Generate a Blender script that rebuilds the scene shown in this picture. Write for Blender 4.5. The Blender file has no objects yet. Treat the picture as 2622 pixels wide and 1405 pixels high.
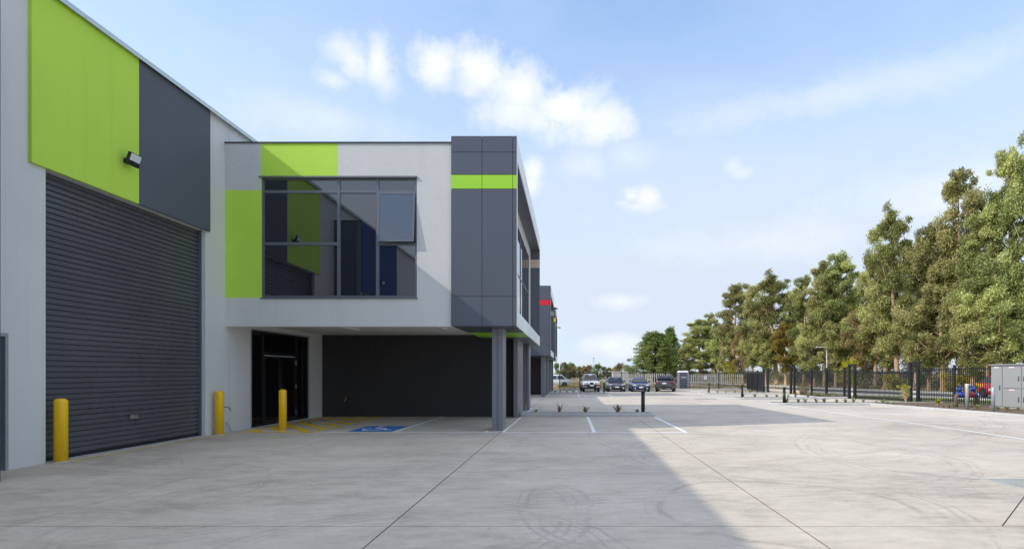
import bpy, bmesh, math, random
import numpy as np
from mathutils import Vector, Matrix
R = math.radians
random.seed(7)
RNG = np.random.default_rng(11)
SC = bpy.context.scene
COL = SC.collection

# ------------------------------------------------------------------ camera
EYE = 1.62
FPX = 1340.0            # focal length in photograph pixels
VX, VY = 1461.0, 954.0  # vanishing point of the depth lines in the photograph
cam = bpy.data.cameras.new('camera')
cam.sensor_width = 36.0
cam.lens = 36.0 * FPX / 2622.0
cam.shift_x = -(VX - 1311.0) / 2622.0
cam.shift_y = (VY - 702.5) / 2622.0
cam.clip_start, cam.clip_end = 0.1, 5000
camo = bpy.data.objects.new('camera', cam)
camo.location = (0, 0, EYE)
camo.rotation_euler = (R(90), 0, 0)
COL.objects.link(camo)
SC.camera = camo

# ------------------------------------------------------------------ sun, sky, exposure
SUN = Vector((0.767, 0.251, -0.592)).normalized()     # the way the light travels
SUN_EL = math.asin(-SUN.z)
SUN_AZ = math.atan2(-SUN.x, -SUN.y)                   # clockwise from +Y
sl = bpy.data.lights.new('sun', 'SUN')
sl.energy = 2.0
sl.angle = R(0.53)
sl.color = (1.0, 0.94, 0.86)
so = bpy.data.objects.new('sun', sl)
so.rotation_euler = SUN.to_track_quat('-Z', 'Y').to_euler()
so.location = (-30, -10, 40)
COL.objects.link(so)

SKY_STRENGTH = 0.15
world = bpy.data.worlds.new('World')
SC.world = world
world.use_nodes = True
wt = world.node_tree
wt.nodes.clear()

def N(nt, typ, **kw):
    n = nt.nodes.new(typ)
    for k, v in kw.items():
        if k.startswith('i_'):
            n.inputs[k[2:].replace('_', ' ')].default_value = v
        else:
            setattr(n, k, v)
    return n

def mth(nt, op, a, b=None, c=None, clamp=False):
    n = nt.nodes.new('ShaderNodeMath')
    n.operation = op
    n.use_clamp = clamp
    for i, v in enumerate((a, b, c)):
        if v is None:
            continue
        if isinstance(v, (int, float)):
            n.inputs[i].default_value = v
        else:
            nt.links.new(v, n.inputs[i])
    return n.outputs[0]

def maprange(nt, v, f0, f1, t0=0.0, t1=1.0, smooth=True):
    n = nt.nodes.new('ShaderNodeMapRange')
    n.interpolation_type = 'SMOOTHSTEP' if smooth else 'LINEAR'
    n.inputs[1].default_value, n.inputs[2].default_value = f0, f1
    n.inputs[3].default_value, n.inputs[4].default_value = t0, t1
    nt.links.new(v, n.inputs[0])
    return n.outputs[0]

def mixc(nt, fac, a, b, blend='MIX'):
    n = nt.nodes.new('ShaderNodeMix')
    n.data_type = 'RGBA'
    n.blend_type = blend
    n.clamp_factor = True
    for sock, v in ((n.inputs[0], fac), (n.inputs[6], a), (n.inputs[7], b)):
        if isinstance(v, (int, float)):
            sock.default_value = v
        elif isinstance(v, tuple):
            sock.default_value = v if len(v) == 4 else (*v, 1)
        else:
            nt.links.new(v, sock)
    return n.outputs[2]

def build_sky():
    nt = wt
    sky = N(nt, 'ShaderNodeTexSky', sky_type='NISHITA', sun_disc=False)
    sky.sun_elevation = SUN_EL
    sky.sun_rotation = SUN_AZ
    sky.air_density = 1.0
    sky.dust_density = 0.6
    sky.ozone_density = 1.6
    tc = N(nt, 'ShaderNodeTexCoord')
    sep = N(nt, 'ShaderNodeSeparateXYZ')
    nt.links.new(tc.outputs['Generated'], sep.inputs[0])
    x, y, z = sep.outputs
    az = mth(nt, 'ARCTAN2', x, y)
    el = mth(nt, 'ARCSINE', z)
    # noise that tears the cloud edges
    nz = N(nt, 'ShaderNodeTexNoise', i_Scale=9.0, i_Detail=7.0, i_Roughness=0.58)
    nt.links.new(tc.outputs['Generated'], nz.inputs['Vector'])
    nz2 = N(nt, 'ShaderNodeTexNoise', i_Scale=26.0, i_Detail=5.0, i_Roughness=0.6)
    nt.links.new(tc.outputs['Generated'], nz2.inputs['Vector'])
    n1 = mth(nt, 'SUBTRACT', nz.outputs[0], 0.5)
    n2 = mth(nt, 'SUBTRACT', nz2.outputs[0], 0.5)
    nz4 = N(nt, 'ShaderNodeTexNoise', i_Scale=70.0, i_Detail=4.0, i_Roughness=0.55)
    nt.links.new(tc.outputs['Generated'], nz4.inputs['Vector'])
    n4 = mth(nt, 'SUBTRACT', nz4.outputs[0], 0.5)
    warp = mth(nt, 'ADD', mth(nt, 'ADD', mth(nt, 'MULTIPLY', n1, 2.0), mth(nt, 'MULTIPLY', n2, 1.5)), mth(nt, 'MULTIPLY', n4, 0.55))
    # cumulus clouds of this afternoon: azimuth, elevation, half width, half height, density
    def ang(px, py):
        dx, dz = (px - VX) / FPX, (VY - py) / FPX
        return math.atan2(dx, 1.0), math.atan2(dz, math.hypot(dx, 1.0))
    clouds = [(905, 150, 75, 48, 0.8), (965, 160, 48, 56, 0.9), (850, 205, 55, 26, 0.55), (985, 205, 40, 40, .5),
              (1120, 165, 62, 50, .9), (1225, 185, 80, 58, .97), (1330, 230, 105, 62, 1.0), (1440, 280, 105, 62, 1.0),
              (1540, 315, 78, 46, .9), (1600, 335, 40, 22, .6), (1320, 280, 120, 50, .75),
              (1366, 440, 26, 32, 0.8), (1352, 470, 40, 22, .7), (1618, 500, 36, 20, 0.7), (1655, 508, 40, 30, 0.85), (1645, 528, 62, 15, .6), (1595, 520, 26, 12, .4), (1878, 424, 26, 20, 0.35), (1898, 442, 30, 16, .35), (1610, 395, 70, 40, .3),
              (1590, 770, 80, 24, 0.5), (1585, 885, 95, 32, 0.6), (1500, 420, 70, 40, .3), (2380, 500, 330, 70, .35),
              (2120, 250, 480, 45, .35), (1950, 620, 380, 60, .3), (820, 300, 200, 50, .3),
              (380, 120, 0, 0, 0)]
    total = None
    for px, py, hw, hh, dens in clouds:
        if dens == 0:
            continue
        a0, e0 = ang(px, py)
        aw, eh = hw / FPX * math.cos(a0) ** 2, hh / FPX * math.cos(a0)
        dx = mth(nt, 'DIVIDE', mth(nt, 'SUBTRACT', az, a0), aw)
        dy = mth(nt, 'DIVIDE', mth(nt, 'SUBTRACT', el, e0), eh)
        d = mth(nt, 'SQRT', mth(nt, 'ADD', mth(nt, 'MULTIPLY', dx, dx), mth(nt, 'MULTIPLY', dy, dy)))
        d = mth(nt, 'ADD', d, warp)
        m = mth(nt, 'MULTIPLY', maprange(nt, d, 1.5, 0.0), dens)
        total = m if total is None else mth(nt, 'MAXIMUM', total, m)
    # unseen cloud added overhead for fill light; haze veil thicker low down
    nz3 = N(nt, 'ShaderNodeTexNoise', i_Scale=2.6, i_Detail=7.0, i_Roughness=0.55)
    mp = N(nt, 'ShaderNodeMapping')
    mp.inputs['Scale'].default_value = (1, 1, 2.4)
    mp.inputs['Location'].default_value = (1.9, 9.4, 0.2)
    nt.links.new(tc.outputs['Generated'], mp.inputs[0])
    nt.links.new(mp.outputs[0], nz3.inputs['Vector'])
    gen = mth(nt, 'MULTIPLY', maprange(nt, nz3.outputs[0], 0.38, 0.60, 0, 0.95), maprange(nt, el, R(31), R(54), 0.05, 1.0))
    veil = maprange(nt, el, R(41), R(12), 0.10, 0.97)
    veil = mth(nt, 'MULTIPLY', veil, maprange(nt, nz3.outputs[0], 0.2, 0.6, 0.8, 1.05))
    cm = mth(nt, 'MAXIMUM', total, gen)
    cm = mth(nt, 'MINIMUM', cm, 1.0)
    blue = mixc(nt, 1.0, sky.outputs[0], (1.24, 1.36, 1.45, 1), 'MULTIPLY')
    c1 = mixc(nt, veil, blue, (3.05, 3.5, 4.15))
    ccol = mixc(nt, maprange(nt, mth(nt, 'ADD', nz2.outputs[0], mth(nt, 'MULTIPLY', nz4.outputs[0], 0.4)), 0.55, 0.85), (4.35, 4.45, 4.75), (5.1, 5.05, 5.05))
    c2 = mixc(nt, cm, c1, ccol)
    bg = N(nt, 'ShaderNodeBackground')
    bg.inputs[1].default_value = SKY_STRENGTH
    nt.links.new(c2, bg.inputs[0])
    out = N(nt, 'ShaderNodeOutputWorld')
    nt.links.new(bg.outputs[0], out.inputs[0])
build_sky()
SC.view_settings.view_transform = 'Standard'
SC.view_settings.look = 'None'
SC.view_settings.exposure = 0.62
SC.view_settings.gamma = 1.0
SC.view_settings.use_curve_mapping = False
SC.render.engine = 'CYCLES'
SC.cycles.use_denoising = True
SC.cycles.max_bounces = 8
SC.cycles.transparent_max_bounces = 8

# ------------------------------------------------------------------ materials
def srgb(r, g, b):
    f = lambda c: (c / 255 / 12.92) if c / 255 <= 0.04045 else ((c / 255 + 0.055) / 1.055) ** 2.4
    return (f(r), f(g), f(b))

MATS = {}
def newmat(name):
    m = bpy.data.materials.new(name)
    m.use_nodes = True
    nt = m.node_tree
    b = nt.nodes['Principled BSDF']
    MATS[name] = m
    return m, nt, b

def wpos(nt, scale=(1, 1, 1)):
    g = N(nt, 'ShaderNodeNewGeometry')
    mp = N(nt, 'ShaderNodeMapping')
    mp.inputs['Scale'].default_value = scale
    nt.links.new(g.outputs['Position'], mp.inputs[0])
    return mp.outputs[0]

def noise(nt, vec, scale, detail=4, rough=0.55):
    n = N(nt, 'ShaderNodeTexNoise')
    n.inputs['Scale'].default_value = scale
    n.inputs['Detail'].default_value = detail
    n.inputs['Roughness'].default_value = rough
    nt.links.new(vec, n.inputs['Vector'])
    return n.outputs[0]

def bump(nt, b, h, strength, dist=0.01):
    n = N(nt, 'ShaderNodeBump')
    n.inputs['Strength'].default_value = strength
    n.inputs['Distance'].default_value = dist
    nt.links.new(h, n.inputs['Height'])
    nt.links.new(n.outputs[0], b.inputs['Normal'])

def simple(name, col, rough=0.5, metal=0.0, var=0.08, vs=3.0, bmp=0.0, bs=60.0, coat=0.0, spec=None, vscale=(1, 1, 1), objrand=0.0):
    m, nt, b = newmat(name)
    v = wpos(nt, vscale)
    n = noise(nt, v, vs, 5)
    n2 = noise(nt, v, vs * 9, 3)
    f = maprange(nt, mth(nt, 'ADD', mth(nt, 'MULTIPLY', n, 0.7), mth(nt, 'MULTIPLY', n2, 0.3)), 0.3, 0.7, 1 - var, 1 + var, False)
    if objrand:
        oi = N(nt, 'ShaderNodeObjectInfo')
        f = mth(nt, 'MULTIPLY', f, maprange(nt, oi.outputs['Random'], 0, 1, 1 - objrand, 1 + objrand, False))
    c = mixc(nt, 1.0, col, (1, 1, 1), 'MULTIPLY')
    mx = nt.nodes.new('ShaderNodeVectorMath')
    mx.operation = 'SCALE'
    mx.inputs[0].default_value = col
    nt.links.new(f, mx.inputs['Scale'])
    nt.links.new(mx.outputs[0], b.inputs['Base Color'])
    b.inputs['Metallic'].default_value = metal
    nt.links.new(maprange(nt, n, 0.3, 0.7, max(0, rough - 0.06), min(1, rough + 0.06), False), b.inputs['Roughness'])
    if coat:
        b.inputs['Coat Weight'].default_value = coat
        b.inputs['Coat Roughness'].default_value = 0.04
    if spec is not None:
        b.inputs['Specular IOR Level'].default_value = spec
    if bmp:
        bump(nt, b, noise(nt, v, bs, 3, 0.6), bmp)
    return m

def render_wall(name, col, var=0.05):
    """trowelled acrylic render: fine sand grain, soft trowel waves, faint dirt"""
    m, nt, b = newmat(name)
    v = wpos(nt)
    big = noise(nt, v, 0.55, 4)
    mid = noise(nt, wpos(nt, (1, 1, 0.35)), 2.6, 5)
    fine = noise(nt, v, 85, 3, 0.65)
    f = mth(nt, 'ADD', mth(nt, 'MULTIPLY', big, 0.5), mth(nt, 'ADD', mth(nt, 'MULTIPLY', mid, 0.35), mth(nt, 'MULTIPLY', fine, 0.15)))
    s = maprange(nt, f, 0.3, 0.7, 1 - var, 1 + var, False)
    # faint vertical run-off marks and handling scuffs
    run = maprange(nt, noise(nt, wpos(nt, (5, 5, 0.16)), 1.0, 5, 0.6), 0.52, 0.76, 1.0, 0.955)
    scf = maprange(nt, noise(nt, v, 3.4, 6, 0.7), 0.62, 0.76, 1.0, 0.91)
    s = mth(nt, 'MULTIPLY', s, mth(nt, 'MULTIPLY', run, scf))
    mx = nt.nodes.new('ShaderNodeVectorMath'); mx.operation = 'SCALE'
    mx.inputs[0].default_value = col
    nt.links.new(s, mx.inputs['Scale'])
    nt.links.new(mx.outputs[0], b.inputs['Base Color'])
    b.inputs['Roughness'].default_value = 0.72
    b.inputs['Specular IOR Level'].default_value = 0.3
    h = mth(nt, 'ADD', mth(nt, 'MULTIPLY', fine, 0.5), mth(nt, 'MULTIPLY', noise(nt, v, 14, 4), 1.6))
    bump(nt, b, h, 0.32, 0.012)
    return m

def concrete_mat():
    m, nt, b = newmat('concrete_paving')
    v = wpos(nt)
    big = noise(nt, v, 0.22, 5, 0.6)
    mid = noise(nt, wpos(nt, (0.7, 1.1, 1)), 1.1, 7, 0.66)        # long floated streaks running across
    streak = noise(nt, wpos(nt, (0.8, 1.9, 1)), 3.2, 8, 0.72)
    fine = noise(nt, v, 17, 6, 0.72)
    f = mth(nt, 'ADD', mth(nt, 'MULTIPLY', big, 0.30), mth(nt, 'MULTIPLY', mid, 0.26))
    f = mth(nt, 'ADD', f, mth(nt, 'MULTIPLY', streak, 0.30))
    f = mth(nt, 'ADD', f, mth(nt, 'MULTIPLY', fine, 0.14))
    ramp = N(nt, 'ShaderNodeValToRGB')
    cr = ramp.color_ramp
    cr.elements[0].position = 0.40; cr.elements[0].color = (*srgb(172, 161, 146), 1)
    cr.elements[1].position = 0.59; cr.elements[1].color = (*srgb(219, 207, 190), 1)
    e = cr.elements.new(0.48); e.color = (*srgb(200, 188, 171), 1)
    nt.links.new(f, ramp.inputs[0])
    c = ramp.outputs[0]
    # brown water stains
    st = maprange(nt, noise(nt, wpos(nt, (0.5, 1.0, 1)), 0.55, 5, 0.62), 0.50, 0.74, 0, 0.24)
    c = mixc(nt, st, c, srgb(190, 172, 150))
    # dark damp / dust blotches
    bl = maprange(nt, noise(nt, wpos(nt, (0.6, 1.3, 1)), 0.9, 6, 0.66), 0.56, 0.76, 0, 0.22)
    c = mixc(nt, bl, c, srgb(150, 143, 133))
    # tyre arcs scrubbed by turning trucks
    g = N(nt, 'ShaderNodeNewGeometry')
    sep = N(nt, 'ShaderNodeSeparateXYZ'); nt.links.new(g.outputs['Position'], sep.inputs[0])
    wob = noise(nt, v, 0.8, 2)
    # each: centre x, y, radius, width of the band of rubber lines, strength
    arcs = [(-3.0, 28.6, 20.4, .55, .8), (5.0, -13.5, 20.6, .6, .7), (-9.0, 24.0, 16.6, .4, .6), (2.6, 6.3, 1.55, .22, 1), (2.0, 6.6, 2.5, .3, .8), (-1.4, 4.4, 1.9, .26, 1),
            (-2.6, 6.2, 2.7, .3, .7), (-4.5, 11.5, 3.4, .3, .8), (4.2, 10.5, 3.0, .35, .8), (6.0, 13.5, 5.2, .5, .8), (9.5, 16.5, 4.2, .4, .7), (1.0, 12.2, 1.7, .25, .8), (-6.6, 7.2, 2.2, .3, .6), (10.5, 10.0, 5.5, .5, .6), (3.5, 33, 11, .6, .7)]
    tot = None
    for cx, cy, r, w, k_ in arcs:
        dx = mth(nt, 'SUBTRACT', sep.outputs[0], cx)
        dy = mth(nt, 'SUBTRACT', sep.outputs[1], cy)
        d = mth(nt, 'SQRT', mth(nt, 'ADD', mth(nt, 'MULTIPLY', dx, dx), mth(nt, 'MULTIPLY', dy, dy)))
        d = mth(nt, 'ADD', d, mth(nt, 'MULTIPLY', wob, 0.4))
        a = mth(nt, 'ABSOLUTE', mth(nt, 'SUBTRACT', d, r + 0.2))
        ln = N(nt, 'ShaderNodeTexNoise', noise_dimensions='1D')
        ln.inputs['Scale'].default_value = 9.0; ln.inputs['Detail'].default_value = 3.0
        nt.links.new(d, ln.inputs['W'])
        k = mth(nt, 'MULTIPLY', maprange(nt, a, w, w * 0.5), maprange(nt, ln.outputs[0], 0.46, 0.62, 0, k_))
        tot = k if tot is None else mth(nt, 'MAXIMUM', tot, k)
    brk = maprange(nt, noise(nt, v, 0.7, 4, 0.6), 0.38, 0.56)
    grain = maprange(nt, noise(nt, v, 13, 4, 0.7), 0.32, 0.6, 0.35, 1)
    tm = mth(nt, 'MULTIPLY', mth(nt, 'MULTIPLY', tot, brk), mth(nt, 'MULTIPLY', grain, 0.36))
    c = mixc(nt, tm, c, srgb(112, 108, 103))
    # pocks and specks
    vo = N(nt, 'ShaderNodeTexVoronoi'); vo.inputs['Scale'].default_value = 2.3
    nt.links.new(v, vo.inputs['Vector'])
    pk = maprange(nt, vo.outputs['Distance'], 0.045, 0.02, 0, 0.5)
    c = mixc(nt, mth(nt, 'MULTIPLY', pk, brk), c, srgb(92, 84, 76))
    oi = N(nt, 'ShaderNodeObjectInfo')
    mx = nt.nodes.new('ShaderNodeVectorMath'); mx.operation = 'SCALE'
    nt.links.new(c, mx.inputs[0])
    nt.links.new(maprange(nt, oi.outputs['Random'], 0, 1, 0.965, 1.035, False), mx.inputs['Scale'])
    nt.links.new(mx.outputs[0], b.inputs['Base Color'])
    nt.links.new(maprange(nt, f, 0.4, 0.6, 0.62, 0.86, False), b.inputs['Roughness'])
    b.inputs['Specular IOR Level'].default_value = 0.35
    h = mth(nt, 'ADD', fine, mth(nt, 'MULTIPLY', streak, 0.8))
    bump(nt, b, h, 0.18, 0.006)
    return m

def paint_mat(name, col, wear=0.35):
    """road paint rubbed thin in places, the concrete grey showing through"""
    m, nt, b = newmat(name)
    v = wpos(nt)
    w = maprange(nt, noise(nt, v, 7, 6, 0.7), 0.56, 0.74, 0, wear)
    c = mixc(nt, w, (*col, 1), srgb(170, 167, 162))
    nt.links.new(c, b.inputs['Base Color'])
    b.inputs['Roughness'].default_value = 0.6
    return m

def leaf_mat(name, dark, light, rough=0.5, trans=0.3):
    m, nt, b = newmat(name)
    at = N(nt, 'ShaderNodeAttribute'); at.attribute_name = 'tint'
    oi = N(nt, 'ShaderNodeObjectInfo')
    c = mixc(nt, at.outputs['Fac'], (*dark, 1), (*light, 1))
    hs = N(nt, 'ShaderNodeHueSaturation')
    nt.links.new(maprange(nt, oi.outputs['Random'], 0, 1, 0.488, 0.522, False), hs.inputs['Hue'])
    nt.links.new(maprange(nt, oi.outputs['Random'], 0, 1, 0.85, 1.15, False), hs.inputs['Value'])
    nt.links.new(c, hs.inputs['Color'])
    nt.links.new(hs.outputs[0], b.inputs['Base Color'])
    b.inputs['Roughness'].default_value = rough
    tr = N(nt, 'ShaderNodeBsdfTranslucent')
    nt.links.new(hs.outputs[0], tr.inputs[0])
    mx = N(nt, 'ShaderNodeMixShader'); mx.inputs[0].default_value = trans
    nt.links.new(b.outputs[0], mx.inputs[1]); nt.links.new(tr.outputs[0], mx.inputs[2])
    nt.links.new(mx.outputs[0], nt.nodes['Material Output'].inputs[0])
    return m

def glass_mat(name, tint, ior=2.1, rough=0.015):
    m, nt, b = newmat(name)
    b.inputs['Base Color'].default_value = (*tint, 1)
    b.inputs['Roughness'].default_value = rough
    b.inputs['IOR'].default_value = ior
    v = wpos(nt)
    bump(nt, b, noise(nt, v, 0.9, 2), 0.02, 0.02)
    return m

def ground_mat():
    m, nt, b = newmat('dry_ground')
    v = wpos(nt)
    a = noise(nt, v, 0.06, 6, 0.6)
    c2 = noise(nt, v, 1.4, 6, 0.7)
    f = mth(nt, 'ADD', mth(nt, 'MULTIPLY', a, 0.6), mth(nt, 'MULTIPLY', c2, 0.4))
    r = N(nt, 'ShaderNodeValToRGB')
    cr = r.color_ramp
    cr.elements[0].position = 0.36; cr.elements[0].color = (*srgb(112, 108, 70), 1)
    cr.elements[1].position = 0.64; cr.elements[1].color = (*srgb(190, 172, 138), 1)
    e = cr.elements.new(0.5); e.color = (*srgb(168, 148, 112), 1)
    nt.links.new(f, r.inputs[0])
    nt.links.new(r.outputs[0], b.inputs['Base Color'])
    b.inputs['Roughness'].default_value = 0.95
    bump(nt, b, c2, 0.5, 0.05)
    return m

CONC = concrete_mat()
GROUND = ground_mat()
SOIL = simple('garden_soil', srgb(112, 94, 74), 0.95, var=0.4, vs=6, bmp=0.8, bs=18)
ASPHALT = simple('road_asphalt', srgb(96, 95, 94), 0.9, var=0.15, vs=1.2, bmp=0.3, bs=90)
KERB = simple('kerb_concrete', srgb(190, 188, 184), 0.85, var=0.12, vs=2.0, bmp=0.25, bs=50, objrand=0.05)
WHITE_LINE = paint_mat('white_line_paint', srgb(248, 248, 246), 0.22)
YELLOW_LINE = paint_mat('yellow_line_paint', srgb(250, 212, 30), 0.3)
BLUE_PAINT = paint_mat('blue_symbol_paint', srgb(40, 128, 205), 0.25)
G_WALL = render_wall('grey_wall_render', srgb(216, 217, 215))
G_WALL2 = render_wall('light_grey_render', srgb(214, 213, 209))
G_WALL3 = render_wall('mid_grey_render', srgb(202, 203, 203))
GREEN = render_wall('lime_green_paint', srgb(194, 231, 84), 0.04)
CHAR_W = render_wall('charcoal_paint', srgb(92, 98, 106), 0.06)
BLUE_W = render_wall('navy_paint', srgb(40, 70, 130), 0.05)
BLACK_W = render_wall('black_wall_paint', srgb(60, 59, 61), 0.08)
CEIL = simple('soffit_paint', srgb(236, 233, 226), 0.8, var=0.03)
ACP = simple('charcoal_cladding', srgb(88, 92, 102), 0.38, var=0.03, vs=0.8, objrand=0.03)
ACP_G = simple('lime_cladding', srgb(166, 222, 50), 0.35, var=0.02, vs=0.8)
ACP_R = simple('red_cladding', srgb(225, 30, 45), 0.35, var=0.02)
ACP_Y = simple('yellow_cladding', srgb(245, 205, 20), 0.35, var=0.02)
ACP_B = simple('beige_cladding', srgb(205, 184, 160), 0.4, var=0.02)
ACP_SILVER = simple('silver_cladding', srgb(222, 225, 228), 0.3, metal=0.2, var=0.05, vs=1.0)
CAPPING = simple('metal_capping', srgb(195, 205, 205), 0.35, metal=0.5, var=0.06)
CAP_DARK = simple('dark_capping', srgb(78, 80, 86), 0.4, metal=0.3)
SLATM = simple('roller_slat_steel', srgb(86, 87, 92), 0.28, var=0.10, vs=0.7, objrand=0.05)
FRAME = simple('window_frame_aluminium', srgb(112, 114, 122), 0.35, metal=0.3, var=0.04)
FRAME_D = simple('black_frame_aluminium', srgb(40, 40, 44), 0.35, metal=0.2, var=0.04)
GLASS = glass_mat('tinted_glass', (0.012, 0.013, 0.02), 2.25)
GLASS_D = glass_mat('dark_entry_glass', (0.004, 0.004, 0.005), 1.5)
CARGLASS = glass_mat('car_glass', (0.015, 0.02, 0.022), 1.9, 0.02)
DOORM = simple('charcoal_door_paint', srgb(52, 56, 66), 0.4)
DFRAME = simple('door_frame_paint', srgb(150, 156, 162), 0.5)
STEEL = simple('stainless_steel', srgb(205, 203, 198), 0.25, metal=0.9)
BRASS = simple('brass', srgb(190, 150, 100), 0.3, metal=0.9)
GALV = simple('galvanised_steel', srgb(178, 186, 192), 0.45, metal=0.35, var=0.12, vs=8)
COLM = simple('column_steel_paint', srgb(120, 121, 126), 0.42, var=0.05, vs=1.5)
def bollard_mat():
    m = simple('yellow_bollard_paint', srgb(255, 204, 16), 0.35, var=0.07, vs=5, bmp=0.08, bs=30)
    nt = m.node_tree
    b = nt.nodes['Principled BSDF']
    src = b.inputs['Base Color'].links[0].from_socket
    v = wpos(nt, (1, 1, 0.5))
    k = maprange(nt, noise(nt, v, 9, 6, 0.72), 0.60, 0.74, 0, 0.3)
    nt.links.new(mixc(nt, k, src, (*srgb(150, 116, 40), 1)), b.inputs['Base Color'])
    return m
BOLL = bollard_mat()
BLACKM = simple('black_powdercoat', srgb(30, 32, 36), 0.42, var=0.06)
PLASTIC_B = simple('black_plastic', srgb(26, 26, 28), 0.5)
LAMPG = simple('lamp_lens', srgb(225, 228, 230), 0.2, var=0.02)
WHITE_P = simple('white_enamel', srgb(238, 238, 238), 0.4, var=0.03)
CAB = simple('cabinet_grey_paint', srgb(156, 158, 157), 0.45, var=0.025, vs=1.0)
CAB_D = simple('cabinet_gap', srgb(70, 74, 76), 0.6)
PIPE = simple('rusty_pipe', srgb(110, 94, 84), 0.7, var=0.25, vs=7, bmp=0.2, bs=40)
REDIRON = simple('red_cast_iron', srgb(150, 58, 42), 0.5, var=0.15, vs=6)
BLUEIRON = simple('blue_valve_paint', srgb(30, 84, 190), 0.35, var=0.1, vs=8)
REDM = simple('red_label', srgb(215, 50, 45), 0.5)
TYRE = simple('tyre_rubber', srgb(30, 30, 31), 0.85, var=0.15)
RIM = simple('alloy_rim', srgb(170, 172, 176), 0.3, metal=0.7)
def carpaint(name, c):
    return simple(name, c, 0.3, metal=0.15, var=0.02, coat=1.0)
P_WHITE = carpaint('white_car_paint', srgb(236, 236, 236))
P_GREY = carpaint('graphite_car_paint', srgb(62, 62, 70))
P_BLUE = carpaint('navy_car_paint', srgb(34, 48, 104))
P_SUV = carpaint('dark_suv_paint', srgb(58, 62, 72))
P_RED = carpaint('red_car_paint', srgb(196, 20, 46))
P_YEL = carpaint('yellow_car_panel', srgb(240, 180, 20))
TAIL = simple('tail_light_red', srgb(170, 24, 30), 0.15, coat=1.0)
HEAD = simple('headlight_lens', srgb(215, 220, 225), 0.12, coat=1.0)
BULLBAR = simple('rusty_bumper', srgb(78, 44, 38), 0.6, var=0.3, vs=8)
BARK = simple('gum_bark', srgb(186, 154, 124), 0.85, var=0.35, vs=2.5, bmp=0.5, bs=12, vscale=(1, 1, 0.3))
BARK_P = simple('pine_bark', srgb(92, 74, 60), 0.9, var=0.3, vs=3, bmp=0.6, bs=12)
LEAF = leaf_mat('gum_leaf', srgb(108, 116, 56), srgb(216, 212, 136))
LEAF_BR = leaf_mat('bronze_gum_leaf', srgb(114, 94, 58), srgb(188, 160, 108))
LEAF_OL = leaf_mat('olive_gum_leaf', srgb(118, 108, 40), srgb(184, 166, 72))
LEAF_P = leaf_mat('pine_needle', srgb(84, 108, 48), srgb(164, 178, 88))
LEAF_Y = leaf_mat('wattle_leaf', srgb(150, 148, 30), srgb(214, 204, 50))
LEAF_S = leaf_mat('shrub_leaf', srgb(128, 128, 40), srgb(206, 196, 66))
LEAF_D = leaf_mat('distant_leaf', srgb(88, 98, 60), srgb(146, 146, 96))
LEAF_G = leaf_mat('strappy_leaf', srgb(112, 122, 72), srgb(176, 178, 112))
LEAF_R = leaf_mat('rusty_strap_leaf', srgb(132, 98, 74), srgb(190, 152, 118))
LEAF_DRY = leaf_mat('dry_grass_blade', srgb(150, 138, 92), srgb(206, 192, 140))
TWIG = simple('bare_twig', srgb(120, 104, 96), 0.9)
ROCKM = simple('sandstone', srgb(196, 168, 128), 0.9, var=0.2, vs=4, bmp=0.6, bs=9)
GRATE = simple('grate_steel', srgb(176, 178, 174), 0.9, metal=0.0, spec=0.15, var=0.1)
PIT = simple('pit_dark', srgb(34, 32, 30), 0.95)
SHED = simple('white_sheet_metal', srgb(226, 226, 222), 0.55, var=0.05)
PALING = simple('pale_timber', srgb(222, 216, 206), 0.85, var=0.18, vs=2.5, objrand=0.12)
PORTA = simple('portable_toilet_plastic', srgb(150, 156, 170), 0.5)

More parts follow.
